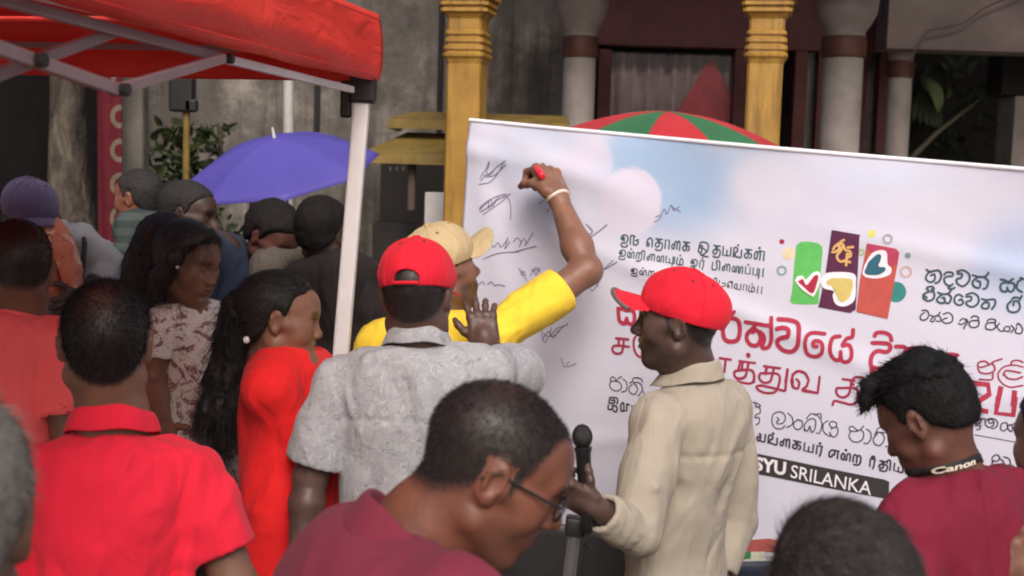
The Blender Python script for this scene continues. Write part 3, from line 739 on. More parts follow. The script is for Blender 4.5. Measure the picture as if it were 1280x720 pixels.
# the printed sky and balloons, fixed to the cloth
base = np.array((.63, .63, .745)); blue = np.array((.29, .44, .64)); colr = np.tile(base, (len(UV), 1))
def soft(a, b, x): t = np.clip((x-a)/(b-a), 0, 1); return t*t*(3-2*t)
def blend(mask, c):
    global colr
    colr = colr*(1-mask[:, None])+np.asarray(c)*mask[:, None]
P3 = np.stack([UV[:, 0], UV[:, 1], UV[:, 0]*0], 1); nz = vnoise(P3, 3.0)*.5+vnoise(P3+7, 7.0)*.25
def spot(px, py, rx, ry, c, a, edge=.7):
    q = ban(px, py); s = 4.0/FPX; d = np.hypot((UV[:, 0]-q[0])/(rx*s), (UV[:, 1]-q[1])/(ry*s)); blend(soft(1.0+.02, edge, d+nz*.25*(1-edge))*a, c)
spot(845, 220, 140, 95, blue, .95, .35); spot(800, 185, 66, 60, blue, .8, .4); spot(690, 245, 60, 70, (.48, .56, .74), .6, .2); spot(640, 200, 50, 40, (.50, .57, .74), .5, .2)
spot(1010, 245, 150, 60, (.60, .59, .74), .8, .2); spot(1270, 320, 70, 80, (.40, .50, .72), .8, .2); spot(1180, 250, 100, 50, (.65, .63, .73), .6, .2); spot(950, 190, 60, 40, (.50, .58, .73), .7, .2)
spot(790, 250, 42, 44, (.63, .59, .71), .95, .93); spot(735, 205, 40, 44, (.63, .59, .71), .6, .85)
spot(950, 205, 70, 40, (.40, .54, .70), .7, .2); spot(1100, 215, 120, 30, (.55, .60, .74), .6, .2); spot(690, 170, 80, 25, (.52, .58, .74), .7, .2); spot(960, 225, 60, 50, (.66, .64, .74), .8, .5)
spot(800, 600, 160, 200, (.63, .59, .69), .35, .1); spot(620, 420, 140, 160, (.66, .62, .71), .4, .1)
def banmat():
    n = NT('printed banner vinyl'); a = n.n('ShaderNodeAttribute', attribute_name='print'); v = n.coord(); c = n.mix(n.ramp(n.noise(v, 2, 4), [(.3, (0, 0, 0)), (.8, (.25,)*3)]), a.outputs['Color'], (.58, .55, .66))
    return n.fin(c, .55, n.bump(n.noise(v, 9, 3), .25, .01, n.bump(n.noise(v, 900, 1), .1, .001)), .3)
o = obj('cloth', surf(UV), grid_faces(nu, nv), banmat(), banner, attr={'print': colr}); o.modifiers.new('thickness', 'SOLIDIFY').thickness = .0015; o.modifiers['thickness'].offset = -1 if True else 1
b = MB()
b.tube(surf(np.stack([np.linspace(0, BW, 120), np.zeros(120)], 1), .002), .006, 8); b.build('top_hem', plain('white hem', (.86, .84, .9), .5), banner, True)
# wooden frame it is tied to
fr = MB()
for u in (.03, 1.3, 2.95):
    p = TL+u_*u-n_*.06; q = p.copy(); fr.tube([(q[0], q[1], 0), p+v_*.01], .022, 10)
for v in (.06, BH-.06): fr.tube([TL+u_*.01+v_*v-n_*.045, TL+u_*(BW-.01)+v_*v-n_*.045], .016, 10)
tag(fr.build('bamboo_scaffold', plain('bamboo', (.25, .17, .08), .6, .25, 14), None, True, loc=(TL[0], TL[1], 0)), 'bamboo frame holding up the white banner from behind', 'frame')

# ---------------- lettering: brush strokes laid on the cloth
_ORD = [0]
def smooth_poly(P, closed=False, k=6):
    P = np.asarray(P, float)
    if len(P) < 3: return np.concatenate([P[:1]+(P[1:]-P[:1])*t for t in np.linspace(0, 1, 5)[:, None, None]]).reshape(-1, 2) if len(P) == 2 else P
    A = np.vstack([2*P[0]-P[1], P, 2*P[-1]-P[-2]]); out = []
    for i in range(1, len(A)-2):
        p0, p1, p2, p3 = A[i-1:i+3]
        for t in np.linspace(0, 1, k, endpoint=False): out.append(.5*((2*p1)+(p2-p0)*t+(2*p0-5*p1+4*p2-p3)*t*t+(3*p1-p0-3*p2+p3)*t**3))
    out.append(A[-2]); return np.array(out)
def stroke_mesh(uv, w, off, flat=False):
    """ribbon of width w along uv (banner coordinates) with round ends"""
    d = np.gradient(uv, axis=0); d /= np.linalg.norm(d, axis=1)[:, None]+1e-12; s = np.stack([-d[:, 1], d[:, 0]], 1)
    n = len(uv); L = uv+s*w/2; R = uv-s*w/2
    pts = []; o_ = []
    for i in range(n): pts += [L[i], R[i]]; o_ += [off+.0004*i/n]*2
    F = [(2*i, 2*i+1, 2*i+3, 2*i+2) for i in range(n-1)]
    if not flat:
        for e, sg in ((0, -1), (n-1, 1)):
            ang = np.linspace(0, PI, 8)[1:-1]; k0 = len(pts)
            for a in ang: pts.append(uv[e]+s[e]*w/2*math.cos(a)+sg*d[e]*w/2*math.sin(a)); o_.append(off+.0004*e/n)
            F.append(tuple([2*e]+list(range(k0, k0+len(ang)))+[2*e+1]))
    return np.array(pts), F, np.array(o_)
def mesh_on_banner(name, items, m, parent=banner):
    V = []; F = []; n = 0
    for uv, f, off in items:
        V.append(surf(uv)+off[:, None]*n_); F += [tuple(i+n for i in q) for q in f]; n += len(uv)
    return obj(name, np.concatenate(V), F, m, parent, False)
def P2(s): return [tuple(float(x) for x in q.split(',')) for q in s.split()]
def letters(name, crop, wpx, m, strokes, flat=False, off=.0022, k=6, sharp=False):
    """strokes traced in one window of the banner: crop = (x0, y0, scale), wpx = stroke width there"""
    ox, oy, sc_ = crop; items = []
    for i, s in enumerate(strokes):
        w = wpx
        if isinstance(s, tuple): s, w = s
        P = P2(s); P = [(ox+x/sc_, oy+y/sc_) for x, y in P]; uv = np.array([ban(*p) for p in P])
        if len(uv) == 1: uv = np.vstack([uv, uv+.0005])
        if not sharp and not s.endswith(' '): uv = smooth_poly(uv, k=k)
        q = ban(ox+200/sc_, oy+200/sc_); q2 = ban(ox+(200+w)/sc_, oy+200/sc_); q3 = ban(ox+200/sc_, oy+(200+w)/sc_)
        W = .5*(np.linalg.norm(q2-q)+np.linalg.norm(q3-q))
        _ORD[0] += 1; items.append(stroke_mesh(uv, W, off+.00012*(_ORD[0] % 9), flat))
    return mesh_on_banner(name, items, m)
ink = lambda nm, c: plain(nm, c, .6, .1, 40, .05)
teal, red, dred, black, biro = ink('dark teal print', (.05, .095, .115)), ink('red print', (.42, .035, .075)), ink('deep red print', (.34, .03, .075)), ink('black print', (.05, .042, .055)), ink('ballpoint ink', (.20, .18, .28))
pinkglow = ink('pale pink outline', (.86, .62, .72))
whiteink, bar_ = ink('white print', (.82, .80, .86)), ink('charcoal print', (.045, .038, .042))
# first Tamil lines (dark teal)
G = {
 'o': (.95, ['.30,.50 .40,.66 .26,.72 .16,.58 .24,.40 .46,.40', '.16,.58 .02,.40 .04,.78 .30,1.0 .66,.98 .84,.74 .80,.30 .56,.08 .22,.06 .04,-.10 .12,-.34 .46,-.42 .80,-.30 .86,-.12']),
 'O': (.95, ['.30,.50 .40,.66 .26,.72 .16,.58 .24,.40 .46,.40', '.16,.58 .02,.40 .04,.78 .30,1.0 .66,.98 .84,.74 .80,.30 .56,.08 .22,.06 .06,-.10 .16,-.34 .40,-.30 .40,-.10 .70,-.30']),
 'ru': (1.15, ['.05,0 .05,1 .60,1', '.45,1 .45,.05 .80,.02 1.02,.22 .96,.52 .70,.52', '.70,.52 1.02,.66']),
 'e': (.82, ['.34,.30 .26,.06 .08,.08 .05,.30 .20,.42 .34,.30', '.06,.24 .06,.74 .28,1 .58,.96 .70,.70 .70,0 ']),
 'E': (.82, ['.34,.30 .26,.06 .08,.08 .05,.30 .20,.42 .34,.30', '.06,.24 .06,.74 .28,1.05 .58,1.2 .74,1.05 .60,.92 .48,1.05 .70,.70 .70,0']),
 'tha': (1.0, ['.08,1 .86,1 ', '.34,1 .30,.56 .10,.48 .06,.20 .26,.04 .48,.20 .52,1', '.50,.56 .82,.56 .92,.22 .80,-.22 .44,-.34 .12,-.24']),
 'aa': (.66, ['.06,0 .06,1 .54,1 .54,0 ']),
 'ai': (1.12, ['.26,.06 .08,.10 .04,.44 .20,.60 .34,.44 .30,.12 .16,.06', '.34,.36 .36,.86 .50,1 .64,.86 .66,.10 ', '.66,.70 .78,1 .94,.98 1.0,.70 1.0,0']),
 'ka': (.98, ['.08,1 .84,1 ', '.34,1 .30,.56 .10,.48 .06,.20 .26,.04 .48,.20 .52,1', '.50,.56 .80,.54 .86,.24 .70,.02']),
 'i0': (1.6, ['.26,.72 .40,.84 .52,.70 .40,.52 .22,.60 .10,.80 .30,1.18 .80,1.24 1.18,1.02 1.20,.44 1.02,.10', '.10,.62 .06,.10 .44,.06 .46,.40 .70,.48 .96,.30 .92,-.02 .66,-.20 .40,-.30', '.10,.10 .60,-.34 1.30,-.38']),
 'ya': (1.1, ['.05,1 .05,.04 .52,.04 .52,.62 ', '.52,.04 .98,.04 .98,1 ']),
 'yu': (1.3, ['.05,1 .05,.04 .52,.04 .52,.62 ', '.52,.04 .98,.04 .98,1 ', '.98,.04 1.18,.04 1.18,1 ', '.98,.04 .94,-.34']),
 'nga': (1.1, ['.05,0 .05,1 .44,1 .46,.60 .28,.56 .26,.10 .60,.04 .96,.04 .96,.84']),
 'lla': (1.25, ['.26,.06 .08,.10 .04,.54 .20,.92 .38,.70 .34,.12 .18,.06', '.38,.60 .54,1 .70,.86 .70,0', '.70,1 1.14,1 1.14,0 ']),
 'na': (1.0, ['.26,.06 .08,.10 .04,.54 .20,.86 .36,.66 .32,.12 .18,.06', '.34,.08 .58,.08 .58,.70 .72,.92 .90,.84 .92,0']),
 'nna': (1.5, ['.26,.06 .08,.10 .04,.54 .20,.86 .36,.66 .32,.12 .18,.06', '.34,.08 .56,.08 .56,.70 .68,.92 .84,.84 .86,.08 1.06,.08 1.06,.70 1.2,.92 1.36,.84 1.38,0']),
 'ri': (1.3, ['.05,0 .05,.74 .20,.98 .38,.80 .40,0', '.40,.74 .56,.98 .76,.80 .78,.14 .60,-.26 .16,-.34', '.78,.70 .72,1.16 .90,1.34 1.12,1.16 1.14,0']),
 'ra2': (.95, ['.05,0 .05,.74 .20,.98 .38,.80 .40,0', '.40,.74 .56,.98 .76,.80 .78,.14 .60,-.26 .16,-.34']),
 'ma': (.95, ['.05,1 .05,.04 .76,.04 .84,.50 .70,.88 .46,.76 .44,.04']),
 'r': (.75, ['.06,0 .06,1 .60,1 ', '.54,1 .52,.2 .42,-.22']),
 'pi': (1.15, ['.05,1 .05,.04 .62,.04 .62,.86', '.62,.70 .52,1.16 .74,1.34 .98,1.14 1.0,0']),
 'pa': (.8, ['.05,1 .05,.04 .66,.04 .66,1 ']),
 'pu': (1.0, ['.05,1 .05,.04 .60,.04 .60,1 ', '.60,.04 .84,.04 .84,1 ', '.84,.04 .84,-.36']),
 'i': (.55, ['.02,.80 .06,1.24 .26,1.32 .42,1.10 .44,0']),
 'tu': (1.05, ['.05,1 .05,.04 .60,.04 .92,.20 .96,.56 .70,.70 .50,.56']),
 'va': (1.05, ['.26,.06 .08,.10 .04,.54 .22,.92 .44,.70 .38,.20 .44,.04 .92,.04 .92,1']),
 'la': (1.05, ['.36,.44 .20,.60 .08,.40 .20,.06 .40,.20 .46,.80 .30,.98', '.40,.10 .86,.04 .92,.50 .92,1']),
 'yi': (1.5, ['.05,1 .05,.04 .52,.04 .52,.62 ', '.52,.04 .98,.04 .98,.86', '.98,.70 .92,1.16 1.12,1.34 1.34,1.14 1.36,0']),
 'thi': (1.4, ['.08,1 .86,1 ', '.34,1 .30,.56 .10,.48 .06,.20 .26,.04 .48,.20 .52,1', '.50,.56 .82,.56 .92,.22 .80,-.22 .44,-.34 .12,-.24', '.86,.9 .86,1.16 1.02,1.30 1.2,1.12 1.22,0']),
 'rii': (.85, ['.06,0 .06,1 .60,1 ', '.54,1 .52,.2 .42,-.22', '.16,1.0 .22,1.36 .46,1.40 .50,1.16 .34,1.14']),
 'eh': (1.05, ['.36,.10 .08,.04 .06,.60 .28,.98 .56,.90 .56,.40 .36,.36', '.40,1 1.0,1 ', '.92,1 .92,0 ']),
 '!': (.35, ['.14,1.1 .14,.30 ', '.14,.04 .16,.02']), ' ': (.75, [])}
def row(p0, p1, xh, wpx, m, text, name='lettering', off=.0022):
    """Tamil glyphs set along the line p0-p1 (pixels of the photograph fix where on the cloth); '.' puts the dot over the last glyph"""
    a, b_ = ban(*p0), ban(*p1); L = b_-a; ln = np.linalg.norm(L); d = L/ln; nn = np.array((d[1], -d[0])); hh = np.linalg.norm(ban(p0[0], p0[1]-xh)-a); W = np.linalg.norm(ban(p0[0], p0[1]-wpx)-a)
    x = 0; put = []
    for g in text.split(','):
        dot = g.endswith('.'); g = g.rstrip('.') or ' '; adv, st = G[g]; put.append((x, st))
        if dot: put.append((x, [f'{adv*.42:.2f},1.34 {adv*.42+.02:.2f},1.34 ']))
        x += adv+(.20 if st else 0)
    k = ln/(x-.2); items = []
    for x0, st in put:
        for s_ in st:
            P = np.array(P2(s_)); uv = a+((x0+P[:, :1])*k)*d+(P[:, 1:]*hh)*nn
            if not s_.endswith(' '): uv = smooth_poly(uv, k=5)
            isdot = len(P) == 2 and abs(P[0, 0]-P[1, 0]) < .03 and abs(P[0, 1]-P[1, 1]) < .03
            _ORD[0] += 1; items.append(stroke_mesh(uv, W*(1.5 if isdot else 1), off+.00012*(_ORD[0] % 9)))
    return mesh_on_banner(name, items, m)
row((779, 301.5), (957, 322), 10.5, 1.9, teal, 'o,ru, ,e,tha,aa,ai,ka, ,i0,tha,ya,nga.,ka,lla.')
row((777, 318), (957, 342), 8.2, 1.55, teal, 'o,na.,ri,ai,na,yu,ma., ,O,r., ,pi,ai,nna,pa.,pu,!')
row((792, 339.5), (822, 343), 6.5, 1.3, black, 'o,na.,ra2')
row((893, 353.5), (955, 363.5), 7.0, 1.3, black, 'i,tu,E,va,aa,ma.,!,!')
# headline in bold red
H = (894, 385, 8)
hs = [('150,15 130,60 165,75 200,80 245,100 262,180 240,290 170,315 110,290 90,200 105,120 135,90', 46), ('165,75 215,10', 34),
 ('325,115 430,130 520,145 565,150 ', 40), ('425,140 395,180 340,230 330,290 370,345 430,350 465,300 465,240 430,195 390,215', 42), ('470,215 500,250 505,300 480,370 540,370 575,300 582,180 580,70', 40),
 ('650,85 760,95 840,130 855,230 840,350 780,410 700,400 645,350 640,300 690,270 745,255 750,190 700,170 640,180', 44)]
letters('headline', H, 46, red, hs)
letters('headline', (1000, 385, 8), 44, red, [('260,230 140,220 85,260 70,350 90,430 160,460 230,430 245,350 215,305 160,305 155,350 190,355', 40), ('410,255 345,270 320,340 325,430 370,490 420,480 425,410', 42), ('425,440 440,500 490,510 530,470 530,390 500,340 445,350', 40), ('440,340 480,280 535,260 545,190', 40),
 ('760,250 780,220 850,215 910,240 930,290', 40), ('740,320 820,320 900,330 920,370 880,410 790,400 735,450 730,540 780,570 880,580', 42), ('880,555 875,590', 30), ('735,580 755,650 830,670 900,672', 42)])
letters('headline', (1080, 400, 8), 40, red, [('335,235 420,240 440,300 380,350 330,360 330,440 370,480', 42), ('425,290 490,250 580,265 625,340', 42), ('440,330 500,350', 36), ('780,300 720,320 690,380', 38), ('950,320 870,310 830,340 825,400', 38)])
letters('headline', (750, 365, 8), 36, red, [('185,60 230,80 290,120 330,150', 38), ('370,95 330,110 280,150 200,150', 38), ('195,150 200,230 210,280 260,300 280,250', 40), ('280,260 300,300 345,300 360,230 340,170 270,165', 40)])
# thinner Tamil headline
letters('headline', H, 25, dred, ['60,480 170,495 ', '120,490 105,620 ', '255,510 410,530 ', '290,515 270,600 215,610 205,660 250,690 310,670 330,600 345,525', '275,595 360,600 400,640 400,720', ('343,450', 50), '500,560 660,580 ', '530,565 515,640', '735,590 715,720 ', '790,720 785,660 830,610 900,620 945,680'])
letters('headline', (900, 450, 8), 25, dred, ['215,10 195,80 ', '195,85 155,100 165,150 215,165 265,140 285,70 300,5', '200,85 320,80 350,120 345,190 310,215 250,210 180,195',
 '455,40 605,62 ', '480,50 460,105 415,115 405,165 450,205 510,195 535,130 550,65', '450,110 580,115 610,160 595,240 560,300 480,310 410,290 375,250 420,235 500,250 590,270 660,285 670,230 690,75',
 '740,250 725,190 740,120 800,85 870,110 900,180 880,240 840,270 ', '735,200 750,250 790,260 805,200 780,170', '840,275 960,300'])
letters('headline', (1000, 480, 8), 25, dred, ['40,45 190,65 ', '190,65 210,-95', '440,-75 560,-60 ', '420,15 380,20 385,80 440,110 500,80 520,10 530,-60', '410,15 560,15 595,60 580,150 530,180 440,160 360,145 340,185', '650,150 680,20 675,-60 630,-95 560,-90 535,-40 550,-20', '730,0 715,100 740,165 800,150 810,90 780,80 765,120', '800,150 860,170'])
letters('headline', (750, 365, 8), 25, dred, ['165,450 290,460 ', '195,455 185,520 140,530 125,570 160,605 215,595 235,540 245,460', '185,525 295,535', '375,420 345,470 350,570 390,630 450,640 465,600 430,590 425,640', '530,640 560,660 600,690'])
# outlined Sinhala row (thin)
letters('lettering', (900, 450, 8), 11, black, ['320,405 370,410 415,440 380,450 360,420', '365,450 405,460 410,510 370,530 360,560 400,560 400,610 370,630', '580,555 600,580 575,600 590,620 640,610 665,560 640,510 590,500 540,530 530,600 560,660 620,670 660,640', '690,510 735,560 735,620 680,655', '790,575 750,610 755,660 800,675 835,640 830,590 790,575'])
letters('lettering', (932, 500, 8), 11, black, ['600,290 600,230 640,180 690,165 715,200 700,280 670,300 655,240 630,290 600,270', '620,170 660,120 720,125 760,170 775,230 750,310 720,310', '700,130 760,115 770,160', '835,185 790,220 790,290 830,330 860,340 855,300', '855,310 890,350 930,320 935,260 900,250 870,270', '880,260 850,220 880,190 925,210 920,240'])
letters('lettering', (1000, 480, 8), 11, black, ['590,440 540,400 510,410 515,440 570,450 620,430 650,395', '520,450 505,500 540,550 600,555 645,520 650,460 620,430', '680,425 720,455 725,520 690,570 655,565', '760,480 800,455 850,480 855,540 810,590 760,570 750,520 790,475', '770,470 800,415 870,415 910,450', '830,455 890,470 920,530 900,590 870,605', '950,560 960,610'])
letters('lettering', (750, 460, 12), 16, black, ['225,185 170,190 145,170 165,130 205,130 235,175 270,145 320,115', '150,195 135,260 180,320 240,335 300,310 315,250 280,200 240,195', '340,155 385,190 400,260 380,330 320,350', '505,220 540,250 560,310 530,370 480,380 430,330 440,270 480,235', '440,215 480,190 500,140 560,130 620,150 640,195', '500,200 580,205 630,250 630,330 570,405', '650,340 670,400'])
letters('lettering', (750, 460, 12), 26, black, ['135,440 125,520 200,515 205,475 160,480', '140,440 230,440 255,480 240,530', '110,550 110,610 175,610 175,560 230,570 245,620 225,650 190,640', '305,640 300,560 320,520 345,525 345,630 310,635', '345,630 390,635 395,530 ', '395,535 430,540 ', '470,560'])
# bold black Tamil row
row((946, 549), (1030, 566.5), 10.0, 2.3, black, 'la,nga.,ai,ka,ya,r.')
row((1037, 568.5), (1079, 577), 9.5, 2.3, black, 'eh,na.,ra2')
row((1088, 580), (1150, 592), 9.5, 2.2, black, 'rii,thi,yi,la.')
# right-hand Sinhala lines
R_ = (1152, 324, 7.5)
letters('lettering', R_, 20, teal, ['55,65 90,85 130,75 175,75 195,125 170,180 140,190', '95,80 60,110 50,155 90,185 130,160 130,110 95,120', '220,115 245,90 300,95 295,125 250,130 220,155 240,205 285,215 300,200', '285,215 260,235 290,250 320,235', '345,80 400,70 455,105 455,170 400,220 345,195 340,155 380,140 390,105 345,100', '490,115 540,130 600,130 630,110 640,90', '540,135 490,175 500,220 550,235 560,180 530,170', '600,135 635,170 620,230 590,245',
 '755,155 800,165 830,190', '870,150 830,175 770,190 750,220 760,260 805,270 815,230', '815,245 840,275 875,250 880,200 850,185', '960,150 915,180 905,240 950,275', '940,140 970,150'])
letters('lettering', R_, 20, teal, ['65,230 110,225 125,250 100,275', '55,245 80,270 40,290 25,330 70,360 120,340 130,290 105,250', '25,300 60,330', '165,280 205,295 260,290 285,260 290,245', '205,295 155,345 180,375 225,375 225,330 205,330', '225,370 265,380 290,330 265,295', '395,320 360,300 325,320 320,370 360,400 400,380 385,345 360,355', '430,300 490,285 540,320 540,380 490,415 440,400 430,370 470,355 475,320 430,320', '575,340 620,350 690,345 700,390 670,435', '620,355 575,400 590,430 635,425 640,380 610,375', '860,340 880,325 920,330', '850,360 815,400 830,455 890,465 930,430 920,370 880,360 870,400', '950,310 930,350'])
letters('lettering', R_, 13, black, ['15,450 60,450 80,490 60,530 20,540 0,520 10,490 40,470', '95,495 130,505 170,490 185,465', '130,505 95,545 120,555 140,525', '150,550 185,550 190,515 165,500', '215,485 260,470 300,500 295,555 240,570 205,550 220,530 250,520', '370,545 400,525 430,545 410,570 380,580 360,570', '430,530 445,555 415,600 410,620', '475,520 500,500 540,510 545,530', '540,540 470,550 460,590 500,610 545,590 545,545 500,545', '625,550 650,530 700,535 705,560', '700,560 625,570 615,615 660,630 705,610 700,570', '740,570 720,600 745,640 780,640 785,610', '780,640 830,645 835,605 800,600', '850,590 875,620 850,655', '900,610 890,655 940,665 955,620 920,570 900,590'])
Q = (1184, 430, 10)
letters('headline', Q, 21, dred, ['540,215 490,175 415,190 400,235 440,250 540,220 600,180 700,145', '400,265 430,315 520,330 600,300 610,250 580,200', '590,330 570,405 420,400', '720,350 740,300 800,295 930,320', '720,330 780,390 880,400 955,370', '960,250 850,225 720,250 650,340 690,440 800,500 960,480', '810,210 830,175 900,165 960,190'])
letters('headline', Q, 75, red, [('300,455 350,450 530,470 545,590 330,730 250,790 ', 68)], True, sharp=True)
letters('headline', (1184, 500, 7.5), 52, red, [('225,45 400,80 ', 46), ('495,-60 470,95 630,115 650,-60 ', 50), ('720,70 690,160 ', 46)], True, sharp=True)
letters('headline', Q, 75, red, [('690,490 640,740 ', 62), ('860,540 840,740 ', 62)], True, sharp=True)
letters('lettering', (1184, 500, 7.5), 12, black, ['290,190 320,190 330,150 290,150', '280,210 320,215 315,250 290,250', '330,150 370,150', '440,185 410,190 400,165 430,155 450,180 440,215 400,230 370,200 375,165 420,145 470,160 485,200 460,235 430,240', '575,240 540,265 510,240 525,195 570,190 580,240 610,270 625,230 600,205 575,225', '610,210 650,195 680,230 670,280', ('270,300 655,372 ', 7), '440,560 430,520 470,490 500,515 480,550 445,545', '430,560 440,610 490,635 535,605 540,560 510,530', '540,510 590,530 600,590 570,640 530,640', '250,420 300,450 305,510'])
# dark bar with the Latin name
def poly(name, pts, m, off, parent=banner, sub=3):
    uv = np.array([ban(*p) for p in pts]); bm = bmesh.new(); f = bm.faces.new([bm.verts.new((a, c, 0)) for a, c in uv]); bmesh.ops.triangulate(bm, faces=[f])
    for _ in range(sub): bmesh.ops.subdivide_edges(bm, edges=[e for e in bm.edges if e.calc_length() > .03], cuts=1)
    bmesh.ops.triangulate(bm, faces=bm.faces[:])
    bm.verts.index_update(); V = np.array([v.co[:2] for v in bm.verts]); F = [[v.index for v in q.verts] for q in bm.faces]; bm.free()
    o = obj(name, surf(V, off), F, m, parent, False); return o
bar = poly('name_bar', [(925, 560), (946, 565), (1030, 582), (1107, 597), (1113, 600), (1112, 622), (1030, 607), (942, 590), (925, 586)], bar_, .0028)
def font_on_banner(body, p0, p1, hpx, m, bold, off, parent):
    c = bpy.data.curves.new('t', 'FONT'); c.body = body; c.size = 1; c.offset = bold; c.resolution_u = 4; o = bpy.data.objects.new('t', c); COL.objects.link(o); bpy.context.view_layer.update()
    me = bpy.data.meshes.new_from_object(o.evaluated_get(bpy.context.evaluated_depsgraph_get())); bpy.data.objects.remove(o)
    V = np.array([v.co[:2] for v in me.vertices]); F = [list(p.vertices) for p in me.polygons]
    lo, hi = V.min(0), V.max(0); a, b_ = ban(*p0), ban(*p1); L = b_-a; hh = np.linalg.norm(ban(p0[0], p0[1]-hpx)-a); nn = np.array((L[1], -L[0]))/np.linalg.norm(L)
    uv = a+((V[:, :1]-lo[0])/(hi[0]-lo[0]))*L+((V[:, 1:]-lo[1])/(hi[1]-lo[1]))*hh*nn
    return obj('bar_lettering', surf(uv, off), F, m, parent, False)
font_on_banner('SYU', (944, 586), (983, 593), 17.5, whiteink, .035, .0046, bar)
font_on_banner('SRILANKA', (989, 595), (1090, 617), 16.5, whiteink, .004, .0046, bar)
# pale halo behind the headline (printed)
# strip of printed emblems along the bottom edge
poly('bottom_print', [(915, 676), (962, 672), (985, 676), (985, 690), (915, 688)], ink('red ribbon print', (.42, .10, .09)), .0022)
poly('bottom_print', [(922, 690), (956, 688), (958, 700), (922, 700)], ink('cream print', (.6, .62, .5)), .0022)
poly('bottom_print', [(930, 689), (940, 688), (940, 697), (930, 698)], ink('green print', (.06, .24, .1)), .0036)
# ---------------- logo: three leaning cards with hearts and bubbles
lg_ = (960, 270, 960/184)
def LP(s): return [(lg_[0]+x/lg_[2], lg_[1]+y/lg_[2]) for x, y in P2(s)]
def curve_poly(s, k=6):
    P = np.array(LP(s)); P = np.vstack([P, P[:3]]); return [tuple(p) for p in smooth_poly(P, k=k)[k:-2*k]]
def disc(px, py, r, n=20): return [(px+r*math.cos(a), py+r*math.sin(a)) for a in np.linspace(0, 2*PI, n, endpoint=False)]
logo = poly('logo', LP('420,70 440,72 605,100 600,120 580,590 545,612 335,575 345,540 380,360'), ink('plum print', (.10, .022, .065)), .0036)
lc = lambda nm, s, c, off, cur=False: poly(nm, curve_poly(s) if cur else LP(s), ink(nm+' print', c), off, logo)
lc('card', '150,540 165,470 180,260 190,170 215,150 260,145 330,155 358,180 358,230 335,555 250,560 170,555', (.12, .50, .12), .0024)
lc('card', '650,155 840,190 862,215 855,260 790,650 585,605 605,400', (.50, .09, .075), .0036)
lc('card_corner', '655,158 838,192 858,215 848,300 760,300 650,180', (.46, .06, .12), .0043)
W_ = (.86, .80, .86)
lc('heart', '185,400 200,375 235,372 255,395 300,350 340,345 350,380 345,420 310,500 290,500 230,460', W_, .0050, True)
lc('heart', '205,405 235,390 262,430 310,370 335,370 330,410 300,485 240,440', (.42, .025, .06), .0060, True)
lc('heart', '350,400 380,355 480,345 570,360 580,430 570,530 510,570 450,555 430,500 435,470 370,450', W_, .0050, True)
lc('heart', '390,405 420,385 540,390 560,420 545,500 500,540 465,520 480,470 450,440 400,430', (.62, .50, .16), .0060, True)
lc('heart', '620,350 635,300 680,225 740,200 780,215 785,290 810,320 800,360 730,385 650,380', W_, .0050, True)
lc('heart', '635,340 660,280 720,228 745,240 730,290 705,310 765,312 770,335 730,360 665,362', (.03, .13, .19), .0060, True)
for (x, y, r, c) in ((95, 148, 17, (.33, .03, .07)), (140, 225, 42, (.72, .62, .42)), (678, 92, 26, (.66, .66, .16)), (917, 235, 20, (.22, .30, .33)), (840, 475, 68, (.04, .24, .22))):
    poly('bubble', disc(*LP(f'{x},{y}')[0], r/lg_[2]), ink('bubble print', c), .0022 if r != 68 else .0018, logo)
for (x, y, r, c) in ((97, 338, 27, (.22, .34, .31)), (784, 127, 27, (.36, .36, .38)), (905, 342, 33, (.55, .40, .38)), (612, 215, 16, (.4, .5, .3))):
    a = np.linspace(0, 2*PI, 24); letters('bubble', lg_, 13, ink('ring print', c), [' '.join(f'{x+r*math.cos(t):.1f},{y+r*math.sin(t):.1f}' for t in a)], True)
letters('logo_letter', lg_, 16, ink('gold print', (.70, .42, .16)), ['430,195 450,170 475,185 450,210 425,215', '460,160 495,165 480,205 455,240 475,275 515,265 530,225', '495,165 510,200 540,210 545,240 520,250', '525,185 560,180', '520,225 515,300', '500,270 540,280', '475,150 500,135'], off=.0052)
# ---------------- signatures in ballpoint
SG = [((580, 150, 960/220), 5.5, ['105,320 120,290 150,260 160,225 140,270 150,300 170,285 190,260 250,220', '110,330 130,310 180,300 250,240', '100,350 160,335 210,275 240,225', '125,300 150,295 180,270',
        '100,480 130,460 180,420 240,400', '105,500 140,480 200,430 265,400', '120,515 170,480 220,440 250,420 265,470 265,540', '100,490 160,430 170,470 200,415', '110,470 150,440 150,480 190,430',
        '130,690 160,650 175,620 165,670 180,690 200,665 215,690 240,660 250,640 235,700 260,660', '280,660 300,640 320,660 310,690 330,650', '335,640 350,660 345,680 390,610', '270,720 340,700 405,685',
        '680,560 700,580 715,600 700,615', '690,640 740,605 790,565', '430,450 450,430', '470,495 480,480']),
      ((640, 200, 3), 3.6, ['295,245 310,265 300,275', '290,290 330,265 365,235', '540,225 560,210 575,175 585,195 600,160 610,180 630,165', '545,205 560,200', '600,165 635,185', '310,380 330,360 300,430 350,400', '300,350 315,420 330,470', '320,430 390,370', '20,345 60,330 95,320', '40,410 60,450', '80,410 100,400 110,415', '110,640 140,660 170,630 210,615', '115,670 140,640 150,660 180,640']),
      ((580, 300, 960/220), 5, ['60,230 90,240 110,225 125,240', '140,240 160,225 180,245 200,240 235,248', '310,150 325,190 335,165 345,190', '370,190 390,160 400,185 425,150', '380,165 420,155', '425,510 440,555 460,530', '470,500 490,530 520,490 570,450', '480,470 470,520', '530,640 545,690 570,660', '560,690 590,680 610,670', '120,100 200,70 300,60', '700,190 780,150 850,110', '715,60 725,200 740,170', '690,240 710,270 760,200'])]
